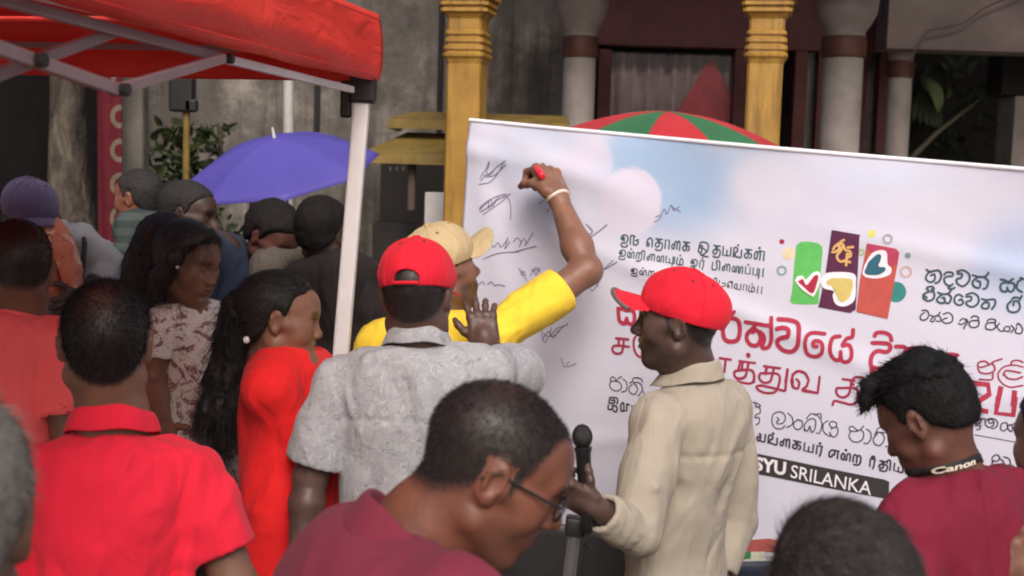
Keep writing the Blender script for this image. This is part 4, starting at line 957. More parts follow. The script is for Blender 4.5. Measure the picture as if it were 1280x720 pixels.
CUT = ((0, 4, 9, 13, 15, 17), (0, 2, 5, 8, 11, 13), (0, 2, 5, 8, 10, 11, 14))
for (crop, w, ss), cut in zip(SG, CUT):
    for i0, i1 in zip(cut[:-1], cut[1:]): letters('signature', crop, w, biro, ss[i0:i1], off=.0018)
# ================================================================== PEOPLE
def rotz(a): c, s = math.cos(a), math.sin(a); return np.array(((c, -s, 0), (s, c, 0), (0, 0, 1)))
def rotx(a): c, s = math.cos(a), math.sin(a); return np.array(((1, 0, 0), (0, c, -s), (0, s, c)))
def roty(a): c, s = math.cos(a), math.sin(a); return np.array(((c, 0, s), (0, 1, 0), (-s, 0, c)))
D2R = PI/180
def head_R(yaw, pitch=0, roll=0):
    """yaw 0 looks along +Y (away from the camera), 90 looks to -X; pitch > 0 looks down"""
    return rotz(yaw*D2R) @ rotx(-pitch*D2R) @ roty(roll*D2R)
SK = {}
def skin(c):
    if c not in SK: SK[c] = skin_mat('skin', c)
    return SK[c]
DARK, DARKER, MID, WARM = (.085, .040, .026), (.070, .041, .033), (.16, .078, .052), (.20, .095, .060)

def head_field(f, H, ears=True, open_mouth=0, jaw=1.0, face=1.0, neck_to=None, neck_r=.056, fem=0):
    """H maps head coordinates (metres, face to +Y, crown to +Z) to the world"""
    c, R, s = H
    T = lambda *p: c+R @ (np.array(p)*s)
    E = lambda p, r, k=.02, mode='u', Rl=None: f.ell(T(*p), np.array(r)*s, R if Rl is None else R @ Rl, k*s, mode)
    K = lambda a, b, ra, rb, k=.015, mode='u': f.cone(T(*a), T(*b), ra*s, rb*s, k*s, mode)
    E((0, -.014, .033), (.0755, .098, .084)); E((0, .022, .02), (.066, .07, .07))
    E((0, .028, -.045), (.055*jaw, .058, .074), .03)
    E((0, .052, -.088), (.030*jaw, .030, .026), .03); K((-.018, .064, -.1), (.018, .064, -.1), .016, .016, .02)
    for x in (-1, 1):
        K((x*.053*jaw, -.005, -.062), (x*.025, .05, -.098), .021, .017, .03)
        E((x*.042, .052, -.030), (.026+.005*fem, .026+.004*fem, .026+.006*fem), .03)                         # cheek
        K((x*.045, .068, -.008), (x*.068, .01, -.006), .012, .012, .02)            # cheek bone
    K((-.042, .074-.003*fem, .026), (-.010, .087-.003*fem, .021), .010, .010, .018); K((.042, .074-.003*fem, .026), (.010, .087-.003*fem, .021), .010, .010, .018); E((0, .052, .045), (.045, .036+.004*fem, .035), .03)
    for x in (-1, 1): E((x*.033, .094, .001), (.018, .020, .012), .016, 's')       # eye socket
    for x in (-1, 1):
        E((x*.0325, .0715, .000), (.0160, .0155, .0145), .006); E((x*.0335, .0885, -.001), (.0115, .010, .0040), .003, 's')   # lids and the opening between them
    K((0, .084-.003*fem, .016), (0, .106-.007*fem, -.026), .0085, .0125-.002*fem, .014); E((0, .110-.009*fem, -.031), (.0125, .0115, .0105), .010)
    for x in (-1, 1): E((x*.0135, .097, -.035), (.0088, .0110, .0085), .007); E((x*.006, .102, -.042), (.004, .005, .004), .004, 's')
    K((-.026, .074, -.062), (.026, .074, -.062), .015, .015, .022)                  # mouth mound
    K((-.021, .081, -.058), (0, .091, -.056), .0055, .0075, .007); K((.021, .081, -.058), (0, .091, -.056), .0055, .0075, .007)
    K((-.019, .080, -.070), (0, .089, -.0715), .006, .0085, .007); K((.019, .080, -.070), (0, .089, -.0715), .006, .0085, .007)
    for x in (-1, 1): K((0, .0985, -.0635), (x*.023, .087, -.0635), .0024, .0018, .003, 's')
    if open_mouth: E((0, .088, -.066), (.018, .02, .008*open_mouth), .006, 's')
    E((0, .086, -.083), (.02, .008, .006), .012, 's')
    if ears:
        for x in (-1, 1):
            Re = rotz(-x*.42) @ rotx(-.20)
            E((x*.0775, -.012, .001), (.0080, .0175, .0290), .008, 'u', Re)
            E((x*.0760, -.008, -.024), (.0068, .0092, .0115), .007)                 # lobe
            E((x*.0860, -.008, .000), (.0062, .0105, .0185), .005, 's', Re)          # concha
            K((x*.0835, -.024, .014), (x*.0835, -.021, -.012), .0028, .0026, .004)     # rim of the ear
            E((x*.0770, .003, -.006), (.0042, .0042, .0078), .004)                   # tragus
    # neck
    if neck_to is not None:
        f.cone(T(0, -.026, -.03), neck_to, neck_r*s*.98, neck_r*s*1.08, .03*s)
        f.cone(T(0, .012, -.085), neck_to+R @ np.array((0, .03, 0)), .036*s, .045*s, .03*s)
    return T
def scalp(L, front=.072, recede=.0, back_z=-.07, side_z=.012):
    x, y, z = abs(L[:, 0]), L[:, 1], L[:, 2]
    th = np.interp(y, [-.13, -.075, -.035, -.022, -.004, .012, .03, .055, .10], [back_z-.01, back_z, back_z*.5, .022, .022, side_z-.035, side_z+.008, front*.84, front])
    return z-th-recede*np.clip((x-.018)/.04, 0, 1)*np.clip((y-.02)/.05, 0, 1)
def head_attrs(V, H, brow=1, stubble=0, moust=0, beard=0, buzz=None):
    c, R, s = H; L = (V-c) @ R / s; x, y, z = abs(L[:, 0]), L[:, 1], L[:, 2]
    g = lambda q: np.clip(q, 0, 1)
    arch = .0275-.35*(x-.03)**2*20*.3
    b = g(1.6-abs(z-arch)/.0042)*g((x-.010)/.006)*g((.056-x)/.006)*(y > .045)*.8*brow
    m = g(1.5-abs(z+.0475)/.006)*g((.036-x)/.008)*(y > .066)*moust
    bd = g((-.035-z)/.02)*g((y+.01)/.03)*g((.13+z)/.01)*g(1-(.03-x)/.02*(z > -.083)*(y > .07))
    bd = np.maximum(bd, g((-.088-z)/.012)*(y > .02))
    lip = g(1.5-abs(z+.0635)/.0085)*g((.024-x)/.004)*(y > .074)
    tone = np.maximum.reduce([b, m, bd*np.maximum(stubble, beard)])*(1-lip)
    if buzz:
        bz = dict(buzz); amt, thin, pt = bz.pop('amt', .95), bz.pop('thin', 0), np.array(bz.pop('at', (0, -.06, .11))); soft_ = bz.pop('soft', .02)
        k = np.clip(scalp(L, **bz)/soft_+.3, 0, 1)*amt*(1-thin*np.exp(-(np.linalg.norm(L-pt, axis=1)/.035)**2)); ear = (x > .0735)*(abs(y+.011) < .022)*(z < .030)
        tone = np.maximum(tone, k*(1-ear))
    return {'tone': np.clip(tone, 0, 1), 'lip': lip}
def finger(f, base, d, n, L, r, curl, k=.006, seg=(.45, .3, .25)):
    """chain from base along d, each joint bending towards n"""
    p = np.array(base, float); a = 0; d = norm(d); n = norm(n-d*(n@d))
    for i, q in enumerate(seg):
        a += curl[i]; e = p+(d*math.cos(a)+n*math.sin(a))*L*q; f.cone(p, e, r*(1-.08*i), r*(1-.08*(i+1)), k); p = e
    return p
def hand_field(f, w, d, pn, side, s=1.0, curls=None, spread=.12, thumb=(.7, .4, .3), thumb_dir=None):
    """w wrist, d towards the fingers, pn palm normal (palm side), side = direction of the thumb across the palm"""
    d = norm(d); pn = norm(pn-d*(pn@d)); side = norm(side-d*(side@d)-pn*(side@pn)); R = np.stack([side, d, pn], 1)
    f.box(w+d*.048*s, np.array((.040, .046, .0135))*s, R, .012*s, .012)
    f.ell(w+d*.03*s+side*.022*s+pn*.008*s, np.array((.016, .03, .014))*s, R, .012)
    f.cone(w-d*.01, w+d*.03*s, .024*s, .024*s, .015)
    curls = curls or [(.25, .3, .2)]*4
    for i, (o, L, r) in enumerate(((.0305, .070, .0094), (.0105, .078, .0098), (-.0100, .072, .0093), (-.0295, .057, .0083))):
        b = w+d*(.088-.004*abs(i-1))*s+side*o*s
        f.ell(b-pn*.004*s, np.array((.0098, .0105, .0098))*s, R, .008)
        f.ell(b-pn*.010*s, np.array((.0065, .009, .0055))*s, R, .006)
        dd = d+side*spread*(1.2-i)*.8
        finger(f, b, dd, pn, L*s, r*s, curls[i])
    td = thumb_dir if thumb_dir is not None else side*.75+d*.6+pn*.25
    finger(f, w+d*.028*s+side*.03*s+pn*.006*s, td, pn*thumb[0]+d*.5, .072*s, .0105*s, (0, thumb[1], thumb[2]), .01, (.42, .33, .25))

def hair_shell(f, H, t=.008, front=.072, side_z=.012, back_z=-.075, lump=.0, recede=0.0, top=0.0, edge=.022):
    c, R, s = H; T = lambda *p: c+R @ (np.array(p)*s)
    f.ell(T(0, -.014, .033), np.array((.0755+t, .098+t, .084+t+top))*s, R, .02)
    f.ell(T(0, .022, .02), np.array((.066+t*.8, .07+t*.6, .07+t))*s, R, .02)
    f.ell(T(0, -.042, -.03), np.array((.056+t*.6, .047+t*.6, .058))*s, R, .03)
    if lump: f.disp(lambda P: lump*(vnoise(P, 28)+.6*vnoise(P, 60)))
    def cutf(P):
        L = (P-c) @ R / s; x, y, z = abs(L[..., 0]), L[..., 1], L[..., 2]
        th = np.interp(y, [-.13, -.075, -.035, -.022, -.004, .012, .03, .055, .10], [back_z-.01, back_z, back_z*.45, .022, .022, side_z-.022, side_z+.03, front*.86, front])
        th = th+recede*np.clip((x-.018)/.04, 0, 1)*np.clip((y-.02)/.05, 0, 1)
        nz = .0012*np.sin(x*240)+.001*np.sin(y*310)
        return (th+nz-z)*.75*s
    f.fun(cutf, k=edge)
    return T
def hair_strips(V, Q, H, n, L, w, lift=.35, flow=(0, -.6, -.4), jit=.5, zmin=None, seg=3, bend=0.0):
    c, R, s = H; N = vnormals(V, Q); out = ((V-c)*N).sum(1) > 0
    ii = np.nonzero(out)[0]; ii = rng.choice(ii, n); P = V[ii]; Nn = N[ii]
    fl = np.tile(R @ np.array(flow, float), (n, 1)); fl = fl-Nn*(fl*Nn).sum(1)[:, None]
    d = Nn*lift+fl+rng.normal(size=(n, 3))*jit*.5
    sd = np.cross(d, Nn+rng.normal(size=(n, 3))*.4)
    return ribbons(P-Nn*.002, d, L*rng.uniform(.5, 1.2, n), w, -Nn*bend+np.array((0, 0, -.3*abs(bend))), seg, sd)
def cap_mesh(P, H, m, tilt=0, brim=True, hole=False, brim_m=None, brim_up=0.0):
    """six-panel cap: crown shell with a strap opening behind, and a curved brim"""
    c, R0, s = H; R = R0 @ rotx(tilt*D2R); T = lambda *p: c+R @ (np.array(p)*s)
    f = Fld()
    f.ell(T(0, -.012, .046), np.array((.089, .109, .090))*s, R, .01); f.ell(T(0, .03, .05), np.array((.075, .074, .080))*s, R, .03)
    f.disp(lambda Q: .0035*vnoise(Q, 22))
    # seams: shallow grooves along six meridians
    def seam(Q):
        L = (Q-c) @ R / s; a = np.arctan2(L[..., 1]+.01, L[..., 0]); k = abs(((a/(PI/3)+.5) % 1)-.5)*(PI/3)*np.hypot(L[..., 0], L[..., 1]+.01)
        return .0020*np.exp(-(k/.0035)**2)
    f.disp(seam)
    f.ell(T(0, -.012, .046), np.array((.0785, .0985, .0785))*s, R, .0, 's')
    f.fun(lambda Q: ((.016+.10*np.clip(-((Q-c) @ R / s)[..., 1]-.08, 0, 1)*0)-((Q-c) @ R / s)[..., 2])*s)
    if hole: f.ell(T(0, -.118, .030), np.array((.030, .04, .022))*s, R, .002, 's')
    f.ell(T(0, -.008, .1385), np.array((.008, .008, .005))*s, R, .003)
    V, Q = f.mesh(.0036); o = obj('cap', V, Q, m, P)
    from mathutils.bvhtree import BVHTree as _B
    tr = _B.FromPolygons([tuple(v) for v in V], [tuple(q) for q in Q])
    def on(d, off=.0):
        o_ = T(0, -.01, .04); D = R @ norm(d); h = tr.ray_cast(Vector(o_+D*.3), Vector(-D)); return None if h[0] is None else np.array(h[0])+D*off
    b = MB(); e = MB()
    for k in range(6):
        a = k*PI/3+PI/6; pts = [on((math.cos(a)*math.cos(t), math.sin(a)*math.cos(t), math.sin(t)), .0004) for t in np.linspace(-.05, 1.52, 16)]; pts = [q for q in pts if q is not None and ((q-c) @ R)[2] > .02*s]
        if len(pts) > 3: b.tube(pts, .0017, 6)
        a2 = a+PI/6; q = on((math.cos(a2)*math.cos(.95), math.sin(a2)*math.cos(.95), math.sin(.95)), -.001)
        if q is not None: e.lathe(q, [(.0042, 0), (.0042, .0022), (.0022, .0024), (.0020, .0012)], 12, q-T(0, -.01, .04))
    b.build('seam', m, o, True); e.build('eyelet', M['eyelet'], o, True)
    if hole:
        b = MB(); a = np.linspace(-.30, .30, 12); b.tube([T(.094*math.sin(t)*1.0, -.012-.112*math.cos(t), .021) for t in a], .0045*s, 6); b.build('strap', m, o, True)
    if brim:
        f = Fld()
        f.ell(T(0, .112, .022), np.array((.084, .071, .0052))*s, R, 0)
        def bend_brim(Q): return Q
        V, Q = f.mesh(.0032)
        L = (V-c) @ R / s; L[:, 2] += -3.4*L[:, 0]**2+brim_up*np.clip(L[:, 1]-.08, 0, 1)+.01; keepy = L[:, 1] < .06
        L[keepy, 1] = .06+(L[keepy, 1]-.06)*.35
        V = c+(L*s) @ R.T; N = vnormals(V, Q); under = (N @ R[:, 2])[Q].mean(1) < -.1; obj('brim', V, Q, [m, brim_m or m], o, mi=under.astype(int))
        e = []
        for a in np.linspace(.12, PI-.12, 26):
            x, y = .0845*math.cos(a), .112+.0715*math.sin(a); z = .022-3.4*x*x+brim_up*max(0, y-.08)+.01; e.append(T(x, y, z))
        if brim_m is not None:
            b = MB(); b.tube(e, .0058*s, 8); b.build('brim_edge', brim_m, o, True)
    return o

def torso_frame(SL, SR, hip=None, s=1.0, lean=(0, 0)):
    mid = (SL+SR)/2; r = norm(SR-SL)
    up = np.array((0, 0, 1.0)) if hip is None else norm(mid-hip)
    if hip is None: hip = mid-np.array((lean[0], lean[1], .50*s))
    up = norm(mid-hip); r = norm(r-up*(r@up)); fwd = np.cross(up, r)
    return mid, r, fwd, up, hip
def collar_mesh(name, nb, up, fwd, m, P, s=1.0, h=.038, gap=24, flare=.020, r0=.060, drop=.012, tilt=.28, sub=None):
    """folded shirt collar: band standing round the neck, then turned down outside"""
    ax = norm(up+fwd*tilt*.0); r = np.cross(fwd, up); V = []; na = 60
    prof = [(-.001, -.012), (.000, .010), (.003, h), (.007, h+.005), (.011, h+.001), (.016, h*.45), (flare, -drop)]
    for j in range(na):
        a = gap*D2R+(2*PI-2*gap*D2R)*j/(na-1); ca, sa = math.cos(a), math.sin(a)
        back = (1-ca)/2
        for dr, z in prof:
            R_ = (r0+dr*(1+.35*(1-back)))*s
            zz = (z*(.62+.38*back)+.0)*s - (1-back)*.055*s + .002*math.sin(a*5)
            V.append(nb+fwd*(R_*1.08*ca)+r*(R_*1.0*sa)+ax*zz)
    o = obj(name, np.array(V), grid_faces(na, len(prof)), m, P); md = o.modifiers.new('thickness', 'SOLIDIFY'); md.thickness = .003; md.offset = 0
    sb = o.modifiers.new('smooth', 'SUBSURF'); sb.levels = 1; sb.render_levels = 1
    return o
def folds(P, A, fr, o, phase=0):
    """cloth folds: warped ridges running roughly along o"""
    o = norm(o); a = norm(np.cross(o, (.3, 1, .2))); b = np.cross(o, a)
    q = np.stack([P@a*1.0, P@b*1.0, P@o*.33], -1)
    n = vnoise(q+phase, fr)+.5*vnoise(q*1.0+phase+3, fr*2.1)
    m = vnoise(q*1.3+phase+9, fr*3.4)
    return A*1.5*(1-2.2*abs(n))+A*.45*(1-2.4*abs(m))

def person(label, base, head, SL, SR, skinc, shirt, trousers=(.03, .03, .035), arms=None, sleeve=(.62, .62), hair='short', hairc=(.016, .0135, .013),
           hs=1.0, s=1.0, hip=None, lean=(0, 0), neck=None, width=1.0, belly=0.0, collar=None, long_shirt=.60, hres=.0045, sres=.009, eyes=False, fold=(.005, 9), fold_dir=(.2, 0, 1),
           attrs=None, headkw=None, hairfn=None, armres=.0055, cuff=None, shirt_name='shirt', sleeve_r=1.0, extra_fold=None, group=None, strips=0, hairkw=None, untuck=True, yoke=False, buzz_n=0, buzz_len=.006, buzz_lift=.45, buzz_flow=(0, .1, -.5), arm_r=1.0, hand_s=1.0):
    """head = (world point, yaw, pitch, roll). arms = {'L': (elbow, wrist, hand) ...}; one root with body, clothes and hair below it"""
    global rng
    rng = np.random.default_rng(sum(map(ord, label)))
    root = thing('person', label, 'person', (base[0], base[1], 0), group)
    H = (np.asarray(head[0], float), head_R(*head[1:]), hs); c, R, _ = H
    mid, r, fwd, up, hp = torso_frame(SL, SR, hip, s, lean)
    nb = neck if neck is not None else mid+up*.075*s-fwd*.01*s
    sm = skin(skinc); parts = []; att = {'tone': [], 'lip': []}
    # head and neck, finely
    f = Fld(); T = head_field(f, H, neck_to=nb, **(headkw or {})); f.cone(nb, mid+up*.0*s, .062*s, .07*s, .03)
    V, Q = f.mesh(hres); a = head_attrs(V, H, **(attrs or {})); parts.append((V, Q)); att['tone'].append(a['tone']); att['lip'].append(a['lip'])
    # trunk and arms
    f = Fld(); f.cone(mid, hp, .085*s, .10*s, .03); f.cone(SL*.9+SR*.1, SR*.9+SL*.1, .045*s, .045*s, .05)
    V, Q = f.mesh(.014); parts.append((V, Q)); att['tone'].append(np.zeros(len(V))); att['lip'].append(np.zeros(len(V)))
    A = {}
    for k, S in (('L', SL), ('R', SR)):
        sg = 1 if k == 'R' else -1
        if arms and k in arms: E, W, hd = arms[k]
        else:
            E = S+r*sg*.05*s-up*.28*s-fwd*.03*s; W = E-up*.24*s+fwd*.06*s+r*sg*.0; hd = None
        E = np.asarray(E, float); W = np.asarray(W, float); A[k] = (S, E, W)
        f = Fld(); f.path([S, S*.5+E*.5, E], [.044*s, .041*s, .036*s], .02); fm = E+(W-E)*.32
        f.path([E, fm, W], [.037*s*arm_r, .041*s*arm_r, .0265*s*(arm_r*.5+.5)], .02); f.path([S*.4+E*.6, E], [.041*s*arm_r, .037*s*arm_r], .02)
        f.ell(E-(norm(W-E)+norm(S-E))*.006, (.033*s*arm_r,)*3, None, .02)
        hd = dict(hd or {}); res = hd.pop('res', armres)
        d = hd.pop('d', W-E); pn = hd.pop('pn', -r*sg); side = hd.pop('side', fwd)
        if not hd.pop('none', False): hand_field(f, W, d, pn, side, s*hand_s, **hd)
        V, Q = f.mesh(res); parts.append((V, Q)); att['tone'].append(np.zeros(len(V))); att['lip'].append(np.zeros(len(V)))
    V, Q = join(parts); obj('body', V, Q, sm, root, attr={k: np.concatenate(v) for k, v in att.items()})
    # eyes
    if eyes:
        for x in (-1, 1):
            f = Fld(); f.ell(T(x*.0325, .0735, .000), np.array((.0118,)*3)*hs, None, 0); V, Q = f.mesh(.0025); L = (V-c) @ R / hs
            iris = np.hypot(L[:, 0]-x*.0325, L[:, 2]+.001) < .0055
            mi = iris[Q].sum(1) >= 2; obj('eye', V, Q, [M['sclera'], M['iris']], root, mi=mi.astype(int))
    # shirt
    w = np.linalg.norm(SR-SL)/2
    f = Fld(); Rt = np.stack([r, fwd, up], 1)
    f.ell(mid-up*.17*s+fwd*.008*s, (w*.93*width, .120*s*width, .21*s), Rt, .05)
    f.cone(SL-up*.012*s, SR-up*.012*s, .064*s, .064*s, .06)
    f.ell(mid+up*.02*s-fwd*.018*s, (w*.80, .070*s, .062*s), Rt, .06)
    f.ell(mid-up*.07*s-fwd*.045*s, (w*.85, .075*s, .13*s), Rt, .05)
    f.ell(mid-up*.36*s+fwd*(.01+belly*.4)*s, (.160*s*width, (.118+belly)*s, .20*s), Rt, .07)
    f.ell(mid-up*.52*s, (.172*s*width, .132*s, .16*s), Rt, .06)
    f.cut(mid-up*long_shirt*s, -up)
    if not untuck: pass
    # arms in the sleeves
    cuffs = []
    def sleeve_op(pts, rad, e, d, rr, k):
        pts = [np.asarray(p) for p in pts]; m = max(rad)
        def fn(P):
            D = None
            for a, b2, ra, rb in zip(pts[:-1], pts[1:], rad[:-1], rad[1:]):
                ab = b2-a; t = np.clip((P-a)@ab/(ab@ab+1e-12), 0, 1); q = np.linalg.norm(P-a-t[..., None]*ab, axis=-1)-(ra+(rb-ra)*t)
                D = q if D is None else np.minimum(D, q)+0
                if D is not q: h = np.clip(.5-.5*abs(D-q)/.02, 0, 1); D = D-.005*h*h
            z = (P-e)@d; rad_ = np.linalg.norm(P-e-z[..., None]*d, axis=-1)
            D = np.maximum(D, z)
            return np.maximum(D, np.minimum(-(rad_-(rr-.010)), z+.022*s)) if rr > 0 else D
        f._p(fn, np.min(pts, 0)-m, np.max(pts, 0)+m, k)
    for i, k in enumerate(('L', 'R')):
        S, E, W = A[k]; q = sleeve[i]; rr = sleeve_r
        dn = norm(S-mid)
        if q <= 1:
            e = S+(E-S)*q; d = norm(E-S); sleeve_op([S-up*.004*s-dn*.02, S+(e-S)*.5, e+d*.03], [.066*s, .062*s*rr, .062*s*rr], e, d, .062*s*rr, .011); cuffs.append((e, d, .062*s*rr, S))
        else:
            e = E+(W-E)*(q-1); d = norm(W-E); sleeve_op([S-up*.004*s-dn*.02, S+(E-S)*.5, E, e+d*.03], [.066*s, .060*s*rr, .054*s*rr, .043*s*rr], e, d, .043*s*rr, .011); cuffs.append((e, d, .043*s*rr, E))
    A_, fr = fold
    ph = rng.random(3)*9
    def shirt_fold(P):
        o = -folds(P, A_, fr, fold_dir, ph)
        for e, d, rr, S in cuffs:
            z = -(P-e)@d; near = np.linalg.norm(P-e, axis=-1) < .16; o = np.where(near, o*np.clip(.12+z/.09, .12, 1), o)
        return o
    f.disp(shirt_fold)
    def seams(P):
        o = 0
        for sg, k in ((-1, 'L'), (1, 'R')):
            S, E, W = A[k]; d = norm(norm(E-S)*.35+r*sg); q = S+d*.004; z = (P-q)@d; o = o+.0034*np.exp(-(z/.0065)**2)*(np.linalg.norm(P-q, axis=-1) < .12)
        if yoke:
            L = P-mid; z = L@up+.088+.25*(L@r)**2; o = o+.0036*np.exp(-(z/.0065)**2)*(L@fwd < -.01)*(abs(L@r) < w*1.05)
        return o
    f.disp(seams)
    if extra_fold: extra_fold(f, mid, r, fwd, up, A)
    # neck hole
    f.cone(nb-up*.015*s, nb+up*.12*s+fwd*.02, .060*s, .064*s, .008, 's')
    f.ell(nb+fwd*.055*s-up*.02*s, np.array((.03, .04, .05))*s, Rt, .01, 's')
    V, Q = f.mesh(sres); sh = obj(shirt_name, V, Q, shirt, root)
    for e, d, rr, S in cuffs:
        if cuff:
            b = MB(); Fz = frame_z(d); pr = [e-d*.012+Fz @ np.array((rr*.965*math.cos(t), rr*.965*math.sin(t), 0)) for t in np.linspace(0, 2*PI, 41)]
            b.tube(pr, .0055, 8); b.build('cuff', cuff, sh, True)
    if collar: collar_mesh('collar', nb, norm(up+R[:, 2]*.3), fwd, collar.pop('m', shirt), sh, s, **collar)
    # trousers and shoes
    f = Fld(); tm = trousers if not isinstance(trousers, tuple) else TROUSER(trousers)
    hz = hp[2]; hc = np.array((hp[0], hp[1], max(hz-.0, .80*s)))
    f.ell(hp-up*.02, (.155*s, .118*s, .16*s), Rt, .05); fx = np.array((fwd[0], fwd[1], 0)); fx = norm(fx) if np.linalg.norm(fx) > .2 else np.array((0, 1.0, 0)); rx = np.cross(fx, (0, 0, 1.0))
    ft = np.array((base[0], base[1], 0)); feet = []
    for sg in (-1, 1):
        a = hp+rx*sg*.085*s-np.array((0, 0, .07*s)); z = ft+rx*sg*.11*s+np.array((0, 0, .07)); kn = (a+z)/2+fx*.02+np.array((0, 0, .02))
        f.path([a, kn, z], [.088*s, .066*s, .055*s], .03); feet.append(z)
    ph2 = rng.random(3)*9; f.disp(lambda P: -folds(P, .006, 8, (0, 0, 1), ph2))
    V, Q = f.mesh(.016); V[:, 2] = np.maximum(V[:, 2], .045); obj('trousers', V, Q, tm, root)
    for z in feet:
        f = Fld(); g = np.array((z[0], z[1], 0)); Rf = np.stack([rx, fx, np.array((0, 0, 1.0))], 1)
        f.ell(g+fx*.06+np.array((0, 0, .035)), (.045, .125, .04), Rf, .02); f.ell(g-fx*.02+np.array((0, 0, .05)), (.042, .06, .055), Rf, .02); f.cut(g+np.array((0, 0, .002)), (0, 0, -1))
        V, Q = f.mesh(.009); obj('shoe', V, Q, M['shoe'], root)
    # hair
    ho = None
    if buzz_n:
        hm = hairc if not isinstance(hairc, tuple) else HAIR(hairc); V, Q = parts[0]; L = (V-c) @ R / hs; bz = {k: v for k, v in attrs['buzz'].items() if k in ('front', 'recede', 'back_z', 'side_z')}
        k = scalp(L, **bz); pr = np.clip(k/.02, 0, 1)*(1-.85*attrs['buzz'].get('thin', 0)*np.exp(-(np.linalg.norm(L-np.array(attrs['buzz'].get('at', (0, -.06, .11))), axis=1)/.035)**2)); pr[(abs(L[:, 0]) > .0735) & (abs(L[:, 1]+.011) < .022) & (L[:, 2] < .030)] = 0
        Nn = vnormals(V, Q); ii = rng.choice(len(V), buzz_n, p=pr/pr.sum()); P = V[ii]+rng.normal(size=(buzz_n, 3))*.001; fl = R @ np.array(buzz_flow, float); fl = fl-Nn[ii]*(Nn[ii]@fl)[:, None]
        d = Nn[ii]*buzz_lift+fl+rng.normal(size=(buzz_n, 3))*.3
        V2, Q2 = ribbons(P-Nn[ii]*.001, d, buzz_len*rng.uniform(.5, 1.2, buzz_n), .00042, None, 2); ho = obj('hair', V2, Q2, hm, root); hair = None
    if hair:
        hm = hairc if not isinstance(hairc, tuple) else HAIR(hairc)
        f = Fld(); hair_shell(f, H, **(hairkw or {})); V, Q = f.mesh(min(hres, .0045)); pr = [(V, Q)]
        if hairfn: pr += hairfn(H, V, Q, mid, r, fwd, up)
        elif strips: pr.append(hair_strips(V, Q, H, strips, .009, .0005, .5, (0, -.3, -.5), .9))
        V, Q = join(pr); ho = obj('hair', V, Q, hm, root)
    return dict(root=root, H=H, T=T, mid=mid, r=r, fwd=fwd, up=up, nb=nb, shirt=sh, A=A, hair=ho, hp=hp)
_tc = {}
def TROUSER(c):
    if c not in _tc: _tc[c] = cloth('trouser cloth', c, .15, 700, .4)
    return _tc[c]
def HAIR(c):
    if c not in _tc: _tc[c] = hair_mat('hair', c)
    return _tc[c]
M['sclera'] = plain('eye white', (.30, .26, .23), .2, .05, 30, 0); M['iris'] = plain('iris', (.02, .012, .008), .1, .1, 30, 0)
M['eyelet'] = plain('dark eyelet thread', (.10, .02, .02), .7)
M['shoe'] = plain('shoe leather', (.025, .02, .018), .45, .2, 20)
redpolo = cloth('red polo knit', (.70, .016, .042), .07, 1100, .55, .85, .05, 7)
coral = cloth('coral shirt', (.95, .14, .14), .06, 1100, .5, .85, .04, 7)
reddress = cloth('red dress', (.70, .014, .016), .08, 900, .6, .8, .04, 8)
maroon = cloth('maroon polo knit', (.16, .020, .040), .07, 1100, .35, .85, .03, 6)
maroon2 = cloth('wine shirt', (.155, .009, .027), .10, 900, .55, .8, .02, 7)
yellow = cloth('yellow shirt', (.82, .56, .045), .06, 900, .5, .8, .03, 8)
beige = cloth('beige shirt', (.335, .295, .238), .08, 800, .4, .75, .03, 8)
capred = cloth('red cap cotton', (.62, .010, .028), .06, 1300, .25, .8, .04, 14)
capbeige = cloth('beige cap cotton', (.47, .36, .20), .1, 1300, .25, .8, .04, 14)
capblue = cloth('dusky purple cap', (.10, .075, .16), .1, 1300, .25, .8, .2, 14)
def printed(name, base, spots, scale, thr=.5, fold=.5):
    n = NT(name); v = n.coord(); c = base
    for i, (col, sc_, lo, hi) in enumerate(spots):
        f = n.noise(v, sc_*scale, 5, .62, 1.6+i); m = n.ramp(f, [(lo, (0, 0, 0)), (hi, (1, 1, 1))]); c = n.mix(m, c, col)
    b = n.bump(n.noise(n.coord((1, 1, .45), (.4, .3, .2)), 9, 3, .45, 1.2), fold, .03); b = crease(n, b, fold); b = n.bump(n.noise(v, 900, 2), .2, .0012, b)
    return n.fin(c, .85, b, .2, **{'Sheen Weight': .1})
greyprint = printed('grey printed cotton', (.325, .325, .34), [((.28, .28, .295), .8, .46, .58), ((.20, .20, .215), 1.5, .56, .66), ((.40, .40, .415), 1.2, .55, .66)], 22)
floral = printed('floral blouse', (.74, .67, .62), [((.26, .12, .13), 1, .53, .57), ((.55, .5, .46), 1.7, .55, .6), ((.08, .09, .14), 1.3, .64, .67), ((.32, .24, .14), 1.9, .6, .64)], 17)
def striped(name, a, b_, f_):
    n = NT(name); c = n.n('ShaderNodeTexCoord'); w = n.n('ShaderNodeTexWave'); w.bands_direction = 'Z'; w.inputs['Scale'].default_value = f_; w.inputs['Distortion'].default_value = 1.0; w.inputs['Detail'].default_value = 1; n.l(c.outputs['Object'], w.inputs['Vector'])
    return n.fin(n.ramp(w.outputs['Fac'], [(.4, a), (.55, b_)]), .85, n.bump(n.noise(c.outputs['Object'], 12, 3), .5, .02), .2)
stripe = striped('teal striped shirt', (.035, .048, .045), (.06, .078, .07), 5.5)
navy = cloth('navy jacket', (.03, .042, .075), .12, 700, .6)
darkcloth = cloth('dark brown shirt', (.028, .022, .021), .2, 700, .6)
greysleeve = cloth('grey brown shirt', (.13, .11, .09), .15, 700, .6)
greyshirt = cloth('pale grey shirt', (.36, .36, .37), .15, 700, .6)
blackcloth = TROUSER((.022, .022, .026))

